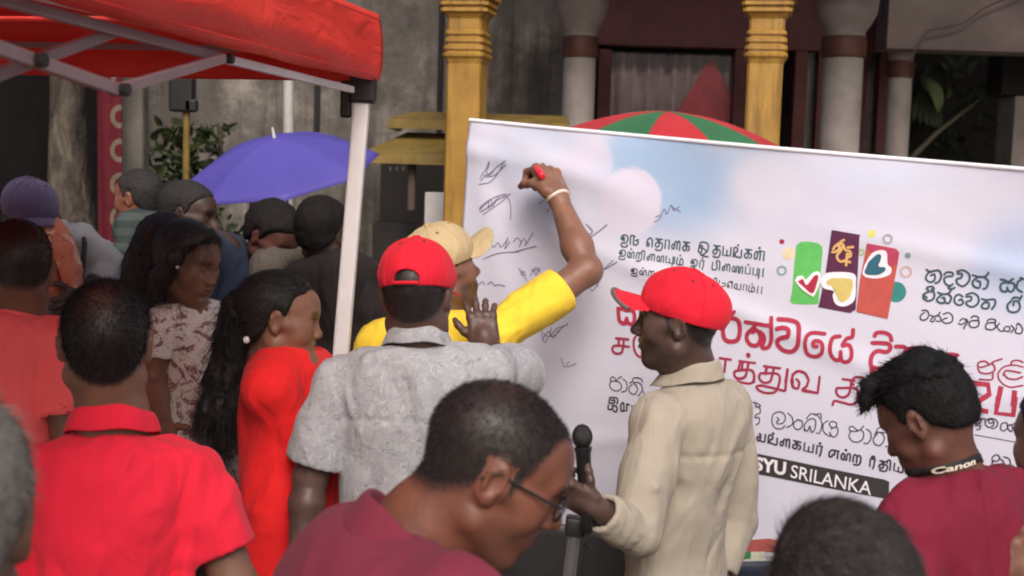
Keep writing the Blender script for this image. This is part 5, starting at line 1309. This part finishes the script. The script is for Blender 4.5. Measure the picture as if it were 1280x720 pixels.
def bf(f, mid, r, fwd, up, A):
    for x0, z0, x1, z1, q in ((-.13, .02, -.03, .40, .010), (-.09, .16, .02, .46, .008), (.03, .20, .13, .44, .010), (.08, .24, .17, .40, .008), (.15, .10, .11, .34, .009), (-.02, .30, .07, .50, .008)):
        p = [mid+r*(x0+(x1-x0)*t+.012*math.sin(t*5+x0*40))-up*(z0+(z1-z0)*t)-fwd*(.100-.10*abs(x0+(x1-x0)*t)**1.5*4+.012*math.sin(PI*t)) for t in np.linspace(0, 1, 6)]
        f.path(p, [.006, .012, .016, .016, .012, .006], .02)
# ---- the man in the red polo, seen from behind
SL, SR = at(38, 598, 2.44), at(238, 590, 2.5)
B = person('man in a red polo shirt from behind, black hair thin at the crown', (at(140, 600, 2.47)[0], 2.47), (at(132, 428, 2.47), 14, -4, 2), SL, SR, MID, redpolo, hs=1.06, s=1.03, neck=at(141, 518, 2.49),
    arms={'R': (at(296, 735, 2.47), at(285, 880, 2.40), None)}, sleeve=(.62, .70), collar=dict(h=.030, r0=.066, flare=.020, gap=20), cuff=redpolo, width=1.12, fold=(.0065, 6), fold_dir=(.6, 0, 1), sleeve_r=1.06, sres=.007, extra_fold=bf,
    attrs=dict(buzz=dict(amt=1, thin=.36, at=(-.01, -.08, .10), back_z=-.066, soft=.012)), buzz_n=16000, buzz_len=.012, buzz_lift=.3, hairc=hair_mat('thinning black hair', (.012, .011, .012)))
# ---- coral shirt
SL, SR = at(-55, 440, 3.05), at(72, 425, 3.02)
person('man in a bright coral shirt with dark brown close-cut hair beside the red polo', (at(10, 440, 3.05)[0], 3.08), (at(20, 338, 3.05), 28, 12, 4), SL, SR, MID, coral, hs=1.02, neck=at(22, 398, 3.06), collar=dict(h=.03, r0=.062), fold=(.006, 8),
    attrs=dict(buzz=dict(amt=.95, back_z=-.055)), buzz_n=9000, buzz_len=.008, hairc=(.022, .016, .014), cuff=coral, width=1.05)
# ---- capped man with scarf
SR, SL = at(-5, 312, 4.15), at(100, 302, 4.2)
Dm = person('man in a dusky purple cap and grey shirt with an orange scarf round his neck', (at(48, 310, 4.2)[0], 4.2), (at(36, 272, 4.15), -140, 16, 0), SL, SR, DARKER, greyshirt, hs=.95, sleeve=(1.5, 1.5), arms={'L': (at(140, 344, 4.2), at(96, 372, 4.0), None)}, eyes=True, hairkw=dict(t=.005), fold=(.008, 9), sres=.011)
cap_mesh(Dm['root'], Dm['H'], capblue, 0)
def scarf(Pp, m, pts, wid, name='scarf'):
    f = Fld()
    for a, b_ in zip(pts[:-1], pts[1:]): f.cone(a, b_, wid, wid*.95, .015)
    f.disp(lambda P: -folds(P, .008, 16, (0, 0, 1))); V, Q = f.mesh(.008); return obj(name, V, Q, m, Pp)
sc_m = printed('orange scarf cloth', (.62, .22, .13), [((.75, .45, .36), 1, .5, .55), ((.48, .13, .06), 1.6, .56, .6)], 9)
scarf(Dm['root'], sc_m, [at(62, 284, 4.17), at(70, 296, 4.06), at(78, 315, 4.02), at(86, 340, 4.0), at(90, 366, 4.0)], .034)
scarf(Dm['root'], sc_m, [at(22, 286, 4.17), at(34, 300, 4.05), at(56, 330, 4.0), at(66, 362, 3.99)], .034)
b = MB(); b.tube([at(104, 292, 4.2), at(106, 304, 4.09), at(104, 330, 4.05), at(100, 360, 4.04)], .008, 8); b.build('bag_strap', M['black'], Dm['root'], True)
# ---- woman in the floral blouse
SR, SL = at(198, 408, 3.62), at(276, 404, 3.80)
def long_hair(paths, n, L, w, k=.02, lumps=.006):
    def fn(H, V, Q, mid, r, fwd, up):
        c, R, s = H; f = Fld()
        for pts, rad in paths: f.path([np.asarray(p) for p in pts], rad, k)
        f.disp(lambda P: lumps*(vnoise(P, 34)+vnoise(P, 80)))
        V2, Q2 = f.mesh(.005); N = vnormals(V2, Q2); ii = rng.integers(0, len(V2), n)
        d = np.array((0, 0, -1.0))+N[ii]*.12+rng.normal(size=(n, 3))*.22
        return [(V2, Q2), ribbons(V2[ii], d, L*rng.uniform(.4, 1.2, n), w, N[ii]*.1, 4), hair_strips(V, Q, H, n//2, .03, .0006, .12, (0, -.9, -.5), .3)]
    return fn
HE_R = head_R(-112, 14, 0); HE = lambda *p: at(234, 328, 3.68)+HE_R @ (np.array(p)*.95)
Ew = person('woman in a floral printed blouse with long loose dark hair and lowered eyes', (at(236, 400, 3.7)[0], 3.72), (at(234, 328, 3.68), -112, 14, 0), SL, SR, WARM, floral, hs=.95, s=.95, neck=at(231, 395, 3.72), eyes=True, hres=.0038,
    arms={'R': (at(188, 478, 3.60), at(205, 535, 3.46), None)}, sleeve=(.7, .55), hairkw=dict(t=.014, front=.078, side_z=.035, back_z=-.11, lump=.003, edge=.03), sres=.008, fold=(.004, 10), headkw=dict(jaw=.98, neck_r=.047, ears=False, fem=1), attrs=dict(brow=.8),
    hairc=hair_mat('soft black hair', (.020, .015, .013), None, .5, .42, .35), hairfn=long_hair([([at(205, 300, 3.75), at(190, 340, 3.76), at(186, 385, 3.76), at(196, 430, 3.78)], [.085, .085, .075, .04]), ([HE(.02, .055, .103), HE(.062, .028, .075), HE(.079, .004, .02), HE(.076, -.022, -.05), HE(.066, -.04, -.11)], [.022, .022, .026, .032, .020]), ([HE(-.0, .055, .103), HE(-.055, .040, .075), HE(-.074, .012, .02), HE(-.072, -.02, -.06)], [.018, .018, .02, .02])], 3500, .09, .0007, lumps=.003), long_shirt=.66)
b = MB(); b.lathe(at(222, 334, 3.58), [(.004, -.004), (.006, 0), (.004, .004)], 10); b.build('earring', M['steel_white'], Ew['root'], True)
# ---- man in striped shirt far back
SR, SL = at(198, 284, 5.2), at(162, 284, 4.95)
person('man in a teal striped shirt turned away from the woman in the floral blouse', (at(180, 280, 5.1)[0], 5.08), (at(172, 248, 5.05), 70, 4, 0), SL, SR, (.20, .075, .045), stripe, hs=.92, hairkw=dict(t=.012, lump=.003), hres=.006, sres=.013, hairc=hair_mat('dusty dark hair', (.022, .020, .020), (.06, .055, .055), .3))
# ---- navy jacket
SR, SL = at(254, 322, 4.35), at(290, 314, 4.62)
person('grey-templed man in a navy jacket beneath the edge of the purple umbrella', (at(276, 300, 4.5)[0], 4.5), (at(236, 268, 4.5), -95, 8, 0), SL, SR, DARKER, navy, sleeve=(1.6, 1.6), eyes=True, hairkw=dict(t=.010), hres=.0055, sres=.012, fold=(.004, 8), hairc=hair_mat('greying hair', (.018, .016, .016), (.08, .075, .07), .35), hs=.95, neck=at(248, 300, 4.5))
# ---- woman in red
SR, SL = at(334, 480, 3.12), at(394, 462, 3.37)
def gf(f, mid, r, fwd, up, A):
    for i in range(6):
        z = .30+.045*i; x = .02*math.sin(i*2.1); f.path([mid+r*.10-up*z-fwd*.06, mid+r*.165-up*(z+.015)+fwd*x, mid+r*.12-up*(z-.01)+fwd*.09], [.008, .012, .008], .015)
def gw(H, V, Q, mid, r, fwd, up):
    return long_hair([([at(312, 392, 3.28), at(296, 425, 3.28), at(284, 470, 3.27), at(276, 515, 3.25), at(278, 552, 3.24)], [.072, .050, .048, .054, .028])], 9000, .09, .00042, .02, .008)(H, V, Q, mid, r, fwd, up)
Gw = person('woman in a red dress in profile, long dark hair tied back', (at(350, 480, 3.26)[0], 3.26), (at(350, 398, 3.26), -80, 6, 0), SL, SR, WARM, reddress, trousers=reddress, hs=.99, s=1.0, neck=at(337, 448, 3.28), eyes=True, hres=.0036,
    arms={'R': (at(392, 580, 3.20), at(440, 610, 3.42), None)}, width=1.12, sleeve=(1.7, 1.7), sleeve_r=1.0, extra_fold=gf, hairkw=dict(t=.009, front=.082, side_z=.03, back_z=-.085, edge=.02, lump=.0008), hairc=hair_mat('sleek black hair', (.013, .011, .010), None, .5, .5, .25), hairfn=gw, headkw=dict(jaw=1.02, neck_r=.05, fem=1), sres=.008, fold=(.0032, 7), long_shirt=.64, shirt_name='dress_top')
b = MB(); b.lathe(at(308, 425, 3.18), [(.006, -.007), (.010, 0), (.006, .007)], 12, (1, .2, .3)); b.build('hair_tie', M['steel_white'], Gw['root'], True)
# ---- dim people behind the tent leg
SR, SL = at(336, 336, 4.5), at(380, 322, 4.75)
person('dark-haired person with bowed head in a grey-brown top below the umbrella', (at(358, 330, 4.62)[0], 4.64), (at(340, 296, 4.6), -120, 34, 0), SL, SR, (.11, .045, .034), greysleeve, eyes=True, hairkw=dict(t=.016, lump=.004), hres=.0055, sres=.012, sleeve=(1.5, 1.5), fold=(.008, 8), neck=at(344, 322, 4.65))
SL, SR = at(380, 345, 4.35), at(448, 338, 4.4)
person('person in dark brown clothes seen from behind between tent leg and yellow pillar', (at(415, 340, 4.4)[0], 4.42), (at(404, 292, 4.38), -25, 8, 0), SL, SR, DARKER, darkcloth, hairkw=dict(t=.014, lump=.004), hres=.0055, sres=.012, sleeve=(1.5, 1.5), fold=(.009, 8), neck=at(412, 326, 4.4))
# ---- man in yellow writing on the banner
SL, SR = at(472, 430, 3.58), at(622, 420, 3.72)
Iw = person('man in a yellow T-shirt and beige cap reaching up to sign the banner', (at(556, 430, 3.7)[0], 3.72), (at(552, 338, 3.66), -58, -12, -4), SL, SR, WARM, yellow, hs=1.0, neck=at(553, 402, 3.68), attrs=dict(stubble=.7, beard=.6), hres=.004, sres=.0075,
    arms={'R': (at(733, 338, 3.83), at(697, 246, 3.97), dict(d=at(678, 206, 4.06)-at(697, 246, 3.97), pn=np.array((-.55, .65, -.5)), side=np.array((-.75, .25, .3)), curls=[(1.0, 1.25, .9), (1.15, 1.35, .9), (1.25, 1.4, .9), (1.3, 1.4, .9)], spread=.03, thumb=(.9, .35, .5), res=.0042, thumb_dir=np.array((-.6, .45, .25))))},
    sleeve=(.6, .72), sleeve_r=1.10, fold=(.0055, 8), fold_dir=(1, 0, .3), hairkw=dict(t=.006), cuff=yellow, width=1.04, armres=.005, arm_r=1.15, hand_s=1.34)
cap_mesh(Iw['root'], Iw['H'], capbeige, 4, brim_up=.45)
S, E, W = Iw['A']['R']; d = norm(W-E); b = MB(); Fz = frame_z(d); pr = [W-d*.004+Fz @ np.array((.0345*math.cos(t), .0335*math.sin(t), .003*math.sin(2*t))) for t in np.linspace(0, 2*PI, 33)]
b.tube(pr, .0055, 8); b.build('wristband', plain('cream band', (.72, .62, .55), .5), Iw['root'], True)
# marker held in the fist
mk = thing('marker', 'red marker pen with dark cap gripped in the raised fist', 'marker', at(676, 206, 4.06))
p0, p1 = at(677, 219, 3.965), at(665, 203, 4.04); dm = norm(p1-p0); b = MB(); b.lathe(p0-dm*.01, [(.008, 0), (.0115, .004), (.0115, .055), (.009, .058)], 16, dm); b.build('barrel', plain('red plastic', (.75, .02, .04), .3, .05, 20, .05), mk, True)
b = MB(); b.lathe(p0+dm*.049, [(.0085, 0), (.009, .012), (.005, .02), (.0025, .028)], 16, dm); b.build('tip', M['black'], mk, True)
# ---- man in the grey printed shirt
SL, SR = at(424, 478, 3.08), at(610, 462, 3.10)
def jy(f, mid, r, fwd, up, A):
    a = mid-up*.075-fwd*.10
    f.path([a-r*.15+fwd*.03, a-r*.06-fwd*.012, a+r*.06-fwd*.012, a+r*.15+fwd*.03], [.006]*4, .008)
Jm = person('man in a grey printed shirt and red cap with his hand on the yellow shoulder', (at(520, 470, 3.1)[0], 3.1), (at(521, 370, 3.09), -8, 4, -3), SL, SR, (.085, .047, .037), greyprint, hs=1.03, s=1.02, neck=at(522, 416, 3.1),
    arms={'L': (at(388, 596, 3.06), at(374, 700, 3.0), None), 'R': (at(655, 470, 3.28), at(607, 433, 3.39), dict(d=np.array((-.16, .40, .90)), pn=np.array((0, 1, -.15)), side=np.array((-1, 0, .1)), curls=[(.25, .45, .35), (.28, .45, .35), (.30, .45, .35), (.35, .5, .35)], spread=.17, thumb=(.2, .25, .2), thumb_dir=np.array((-.80, .15, .55)), res=.004))},
    sleeve=(.86, .9), sleeve_r=1.12, collar=dict(h=.032, r0=.060, flare=.024), fold=(.0055, 7), fold_dir=(-.4, 0, 1), attrs=dict(buzz=dict(amt=1, back_z=-.066, soft=.012)), buzz_n=6000, buzz_len=.008, yoke=True, width=1.08, sres=.007, cuff=greyprint, hres=.0042)
cap_mesh(Jm['root'], Jm['H'], capred, -6, hole=True)
# ---- man bending to the microphone
SL, SR = at(408, 708, 1.80), at(578, 765, 1.48)
Km_hair = hair_mat('cropped greying hair', (.018, .0165, .0165), (.07, .065, .065), .1)
Km = person('balding man with glasses in a maroon polo leaning towards the microphone', (-.38, 1.72), (at(619, 586, 1.65), -82, 27, 3), SL, SR, (.155, .060, .038), maroon, hs=.95, s=1.05, hip=(SL+SR)/2-np.array((.16, -.02, .50)), neck=at(531, 666, 1.66), eyes=True, hres=.0029, sres=.006,
    attrs=dict(moust=.8, stubble=.3, brow=.9, buzz=dict(amt=1, thin=.28, at=(0, -.045, .118), front=.088, recede=.028, back_z=-.062, soft=.03)), buzz_n=22000, buzz_len=.0065, headkw=dict(neck_r=.062, jaw=1.06), sleeve=(.62, .62), collar=dict(h=.030, r0=.074, flare=.026, gap=22), fold=(.003, 7), hair='short', hairc=Km_hair, width=1.1,
    hairkw=dict(t=.0035, front=.086, side_z=.010, back_z=-.062, recede=.020), hairfn=lambda H, V, Q, *a: [hair_strips(V, Q, H, 16000, .0075, .00032, .45, (0, .1, -.5), .9)])
c, R, s_ = Km['H']; T = Km['T']
gl = MB()
for x in (-1, 1):
    gl.tube([T(x*.033+.024*math.cos(a), .101-.010*abs(math.cos(a))*0-.12*(x*.033+.024*math.cos(a))**2*8, -.002+.017*math.sin(a)) for a in np.linspace(0, 2*PI, 33)], .0022, 8)
    gl.tube([T(x*.057, .094, .006), T(x*.074, .085, .007), T(x*.080, .03, .010), T(x*.082, -.010, .014), T(x*.080, -.030, -.004)], [.0026, .0024, .0020, .0018, .0016], 8)
gl.tube([T(-.009, .104, .004), T(0, .107, .007), T(.009, .104, .004)], .0013, 8)
go = gl.build('glasses', M['black'], Km['root'], True)
for x in (-1, 1):
    pts = [T(x*.033+.023*math.cos(a), .1005-.12*(x*.033+.023*math.cos(a))**2*8, -.002+.016*math.sin(a)) for a in np.linspace(0, 2*PI, 24, endpoint=False)]
    n_f = R @ np.array((0, 1.0, 0)); obj('lens', np.array(pts+[p-n_f*.0015 for p in pts]), [tuple(range(24)), tuple(range(47, 23, -1))]+[(i, i+24, (i+1) % 24+24, (i+1) % 24) for i in range(24)], M['glass'], go, False)
# ---- man in beige holding the microphone
SL, SR = at(822, 522, 3.20), at(912, 505, 3.44)
def lf(f, mid, r, fwd, up, A):
    S, E, W = A['L']; d = norm(E-S)
    for q, o in ((.25, .4), (.42, -.3), (.62, .5), (.8, -.4)):
        p = S+(E-S)*q; f.cone(p-fwd*.05-r*.03+up*o*.04, p-fwd*.03+r*.055-up*o*.03, .010, .004, .012)
    for q in (.06, .16, .27, .38, .5, .64):
        p = E+(W-E)*q; Fz = frame_z(W-E); pts = [p+Fz @ np.array((.047*math.cos(t), .047*math.sin(t), .012*math.sin(t+q*9))) for t in np.linspace(0, 2*PI, 14)]; f.path(pts, [.0045]*14, .007)
mic_t, mic_b = at(728, 548, 2.98), at(733, 640, 2.96)
Lm = person('man in a beige shirt and red peaked cap holding up the microphone', (at(870, 520, 3.32)[0], 3.34), (at(848, 403, 3.30), 76, -2, 0), SL, SR, DARKER, beige, trousers=(.035, .025, .025), hs=1.02, neck=at(862, 462, 3.33), hip=at(842, 752, 3.33), hres=.004, sres=.0065, eyes=True,
    arms={'L': (at(797, 668, 3.06), at(743, 634, 2.97), dict(d=np.array((-.8, -.1, .45)), pn=np.array((.3, .8, .3)), side=np.array((.2, .0, 1)), curls=[(.9, 1.2, .7), (1.0, 1.2, .7), (1.05, 1.2, .7), (1.1, 1.2, .7)], spread=.05, thumb=(.9, .4, .3), res=.004)), 'R': (at(918, 650, 3.46), at(890, 742, 3.34), None)},
    sleeve=(1.82, 1.7), sleeve_r=1.06, collar=dict(h=.034, r0=.062, flare=.026, gap=22), fold=(.0058, 6), fold_dir=(.35, 0, 1), buzz_n=6000, yoke=True, extra_fold=lf, width=.93, long_shirt=.56, attrs=dict(stubble=.4, moust=.5, buzz=dict(amt=1, back_z=-.06, soft=.012)), headkw=dict(jaw=1.05))
cap_mesh(Lm['root'], Lm['H'], capred, 12, brim_m=cloth('grey cap trim', (.14, .10, .09), .1, 900, .2), brim_up=.0)
hp_ = Lm['hp']; b = MB(); b.tube([hp_-np.array((0, 0, .03))+Lm['r']*.158*math.cos(a)+Lm['fwd']*.125*math.sin(a) for a in np.linspace(0, 2*PI, 40)], .018, 8); b.build('belt', M['black'], Lm['root'], True)
mc = thing('microphone', 'black handheld microphone held upright in front of the bending man', 'microphone', mic_b)
dm = norm(mic_t-mic_b); Lh = np.linalg.norm(mic_t-mic_b); b = MB(); b.lathe(mic_b-dm*.05, [(.010, 0), (.0125, .003), (.0145, .06), (.0185, Lh+.015), (.021, Lh+.022), (.021, Lh+.030)], 24, dm); b.build('handle', plain('black metal', (.02, .02, .022), .3, .1, 20, .05, .5), mc, True)
f = Fld(); f.ell(mic_t+dm*.004, (.0245, .0245, .030), frame_z(dm), 0); f.disp(lambda P: .0008*np.sin(P[..., 0]*1500)*np.sin(P[..., 2]*1500)); V, Q = f.mesh(.0025); obj('grille', V, Q, plain('dark steel mesh', (.035, .033, .034), .4, .3, 200, .5, .7), mc)
# stand
ms = thing('microphone_stand', 'grey microphone stand rising below the hand that holds the microphone', 'microphone stand', (at(712, 720, 3.0)[0], 3.0, 0))
q0, q1 = at(720, 652, 3.0), at(711, 720, 3.0); dd = norm(q1-q0); b = MB(); b.tube([q0, q0+dd*.45], .017, 14); b.build('upper_tube', plain('grey tube', (.16, .16, .16), .3, .1, 20, .05, .6), ms, True)
b = MB(); qq = q0+dd*.42; b.tube([qq, (qq[0], qq[1], .05)], .021, 14); b.build('lower_tube', M['black'], ms, True)
b = MB(); b.lathe((qq[0], qq[1], 0), [(.15, 0), (.155, .01), (.12, .03), (.03, .05)], 30); b.build('base', M['black'], ms, True)
b = MB(); b.box(q0+dd*.01, (.024, .024, .022), frame_z(dd), .006); b.tube([q0+np.array((.02, -.01, 0)), q0+np.array((.05, -.02, .0))], .009, 10); b.build('clamp', M['black'], ms, True)
cb = [mic_b-dm*.05, mic_b-dm*.09+np.array((.004, 0, 0)), at(731, 680, 2.97), at(728, 720, 2.98), at(722, 800, 3.0), at(726, 1000, 3.05)]; cb.append(np.array((cb[-1][0]+.1, 3.1, .008))); cb.append(np.array((cb[-1][0]+.5, 3.2, .008)))
cbs = smooth_poly(np.array([p[:3] for p in cb])[:, :2]) if False else np.array(cb)
b = MB(); b.tube(cbs, .0032, 8); tag(b.build('microphone_cable', M['black'], None, True, loc=cb[0]), 'thin black cable hanging from the microphone along its stand', 'cable')
# ---- young man with camera strap
SL, SR = at(1142, 652, 2.28), at(1266, 616, 2.46)
def tousle(H, V, Q, mid, r, fwd, up):
    c, R, s = H; f = Fld()
    for i in range(54):
        a, e = rng.uniform(-PI, PI), rng.uniform(.05, 1.3)
        if math.sin(a) > .2: e = max(e, .75)
        e = e; d = np.array((math.cos(a)*math.cos(e), math.sin(a)*math.cos(e), math.sin(e)))
        p = c+R @ (np.array((0, -.012, .035))+d*np.array((.063, .079, .080)))*1.0; f.ell(p, np.array((.020, .020, .013))*rng.uniform(.7, 1.2), R @ head_R(rng.uniform(0, 360), rng.uniform(-40, 40)), .014)
    # fringe thrown forward
    for x in np.linspace(-.06, .05, 7): f.path([c+R @ np.array((x, .05, .10)), c+R @ np.array((x*1.1, .066, .080)), c+R @ np.array((x*1.2, .074+.012*math.sin(x*90), .058))], [.016, .010, .003], .012)
    V2, Q2 = f.mesh(.0045); N = vnormals(V2, Q2); n = 6500; ii = rng.integers(0, len(V2), n); d = N[ii]*.22+rng.normal(size=(n, 3))*.22+R @ np.array((0, .55, -.1))
    zl = ((V2[ii]-c) @ R)[:, 2] > -.01
    return [(V2, Q2), ribbons(V2[ii][zl], d[zl], .013*rng.uniform(.4, 1.6, zl.sum()), .0007, rng.normal(size=(zl.sum(), 3))*.3, 4), hair_strips(V, Q, H, 2500, .02, .0005, .25, (0, -.3, -.7), .6)]
def mf(f, mid, r, fwd, up, A):
    for x0, z0, x1, z1 in ((.06, .0, .09, .34), (.10, .05, .05, .40), (-.10, .08, -.05, .36), (-.15, .16, -.04, .24), (0, .12, .03, .45)):
        f.path([mid+r*(x0+(x1-x0)*t+.012*math.sin(t*5+x0*40))-up*(z0+(z1-z0)*t)-fwd*(.104-.4*abs(x0+(x1-x0)*t)**1.5+.008*math.sin(PI*t)) for t in np.linspace(0, 1, 6)], [.004, .010, .014, .014, .010, .005], .02)
Mm = person('young man with tousled black hair in a wine red shirt wearing a lettered camera strap', (at(1190, 620, 2.38)[0], 2.38), (at(1162, 524, 2.36), 44, 31, -4), SL, SR, (.12, .05, .036), maroon2, hs=.90, s=.97, neck=at(1186, 590, 2.38), hres=.004, sres=.007,
    headkw=dict(neck_r=.05, jaw=.95), sleeve=(.7, .7), fold=(.009, 6), fold_dir=(.3, 0, 1), extra_fold=mf, hairkw=dict(t=.008, lump=.003, back_z=-.045, front=.066, side_z=.01), hairfn=tousle, hairc=(.009, .009, .009))
from mathutils.bvhtree import BVHTree
_bv = []
for o_ in [Mm['shirt']]+[q for q in Mm['root'].children if q.name.startswith('body')]:
    w_ = root_of(o_); _bv.append(BVHTree.FromPolygons([tuple(np.array(v.co)+w_) for v in o_.data.vertices], [tuple(p.vertices) for p in o_.data.polygons]))
nb, fw_, r_, upn = Mm['nb'], Mm['fwd'], Mm['r'], Mm['up']
def strap_pt(a, z):
    """the strap lies on the neck and shirt: found by shooting inwards at them"""
    d = fw_*math.cos(a)+r_*math.sin(a); o = nb+upn*(.040+z-.030*(1+math.cos(a))); s_ = o+d*.13; best = .03
    for t in _bv:
        h = t.ray_cast(Vector(s_), Vector(-d), .13)
        if h[0] is not None: best = max(best, (np.array(h[0])-o)@d)
    return o+d*(min(best, .10)+.003)
V = []; aa = np.linspace(.35, 2*PI-.35, 60)
for a in aa: V += [strap_pt(a, .0075), strap_pt(a, -.0075)]
so_ = obj('camera_strap', np.array(V), grid_faces(60, 2), plain('black webbing', (.012, .011, .012), .7, .2, 40), Mm['root']); so_.modifiers.new('thickness', 'SOLIDIFY').thickness = .003
c_ = bpy.data.curves.new('t', 'FONT'); c_.body = 'Canon'; c_.offset = .03; o_ = bpy.data.objects.new('t', c_); COL.objects.link(o_); bpy.context.view_layer.update()
me_ = bpy.data.meshes.new_from_object(o_.evaluated_get(bpy.context.evaluated_depsgraph_get())); bpy.data.objects.remove(o_); W2 = np.array([v.co[:2] for v in me_.vertices]); lo, hi = W2.min(0), W2.max(0); t2 = (W2-lo)/(hi-lo)
ctr = math.atan2((CAM-nb)@r_, (CAM-nb)@fw_)
VV = []
for x, y in t2:
    a = ctr+.30-x*.95; p = strap_pt(a, -.0065+y*.013); q = norm(fw_*math.cos(a)+r_*math.sin(a)); VV.append(p+q*.0068)
obj('strap_lettering', np.array(VV), [list(p.vertices) for p in me_.polygons], plain('pale strap print', (.75, .68, .58), .5, .02), so_, False)
# ---- heads close to the camera and the neighbour at the edge
SL, SR = at(945, 900, 1.44), at(1150, 894, 1.50)
person('person with short dark grey-brown hair seen from behind below the name bar', (at(1047, 860, 1.5)[0], 1.51), (at(1047, 752, 1.50), 6, -4, 0), SL, SR, MID, darkcloth, hs=1.0, hres=.0035, sres=.012, hairc=hair_mat('dark grey-brown hair', (.028, .023, .022), (.09, .08, .078), .30), hairkw=dict(t=.010, lump=.003, back_z=-.07),
    hairfn=lambda H, V, Q, *a: [hair_strips(V, Q, H, 20000, .030, .00042, .06, (.9, -.30, -.20), .16, seg=4)])
SL, SR = at(-245, 910, 1.08), at(30, 930, 1.12)
person('grey-haired person at the very edge beside the red polo', (at(-100, 880, 1.12)[0], 1.12), (at(-88, 655, 1.10), 14, 0, 0), SL, SR, MID, darkcloth, hs=1.02, hres=.0035, sres=.012, hairc=hair_mat('grey hair', (.05, .046, .042), (.22, .2, .18), .75), hairkw=dict(t=.010, lump=.002, back_z=-.05),
    hairfn=lambda H, V, Q, *a: [hair_strips(V, Q, H, 12000, .016, .00045, .25, (0, -.5, -.6), .6, seg=4)])
SL, SR = at(1288, 648, 2.50), at(1440, 640, 2.62)
Om = person('person in a wine red top with a grey bag strap standing beside the young man', (at(1360, 640, 2.6)[0], 2.62), (at(1330, 556, 2.58), 30, 6, 0), SL, SR, MID, maroon2, hairkw=dict(t=.016, lump=.003, back_z=-.09), hres=.005, sres=.010, hairc=hair_mat('dark violet-black hair', (.02, .012, .035)), strips=3000, arms={'L': (at(1330, 800, 2.40), at(1296, 735, 2.25), dict(d=np.array((-.45, .2, .7)), pn=np.array((.2, 1, .1)), side=np.array((.8, 0, .6)), curls=[(.8, 1.0, .7)]*4, spread=.03, thumb=(.6, .4, .4)))})
mid, fw_, up_, r_ = Om['mid'], Om['fwd'], Om['up'], Om['r']
b = MB(); b.tube([at(1262, 588, 2.58), at(1268, 602, 2.46), at(1277, 625, 2.41), at(1292, 670, 2.40)], .014, 8); b.build('bag_strap', plain('grey webbing', (.12, .11, .10), .8), Om['root'], True)
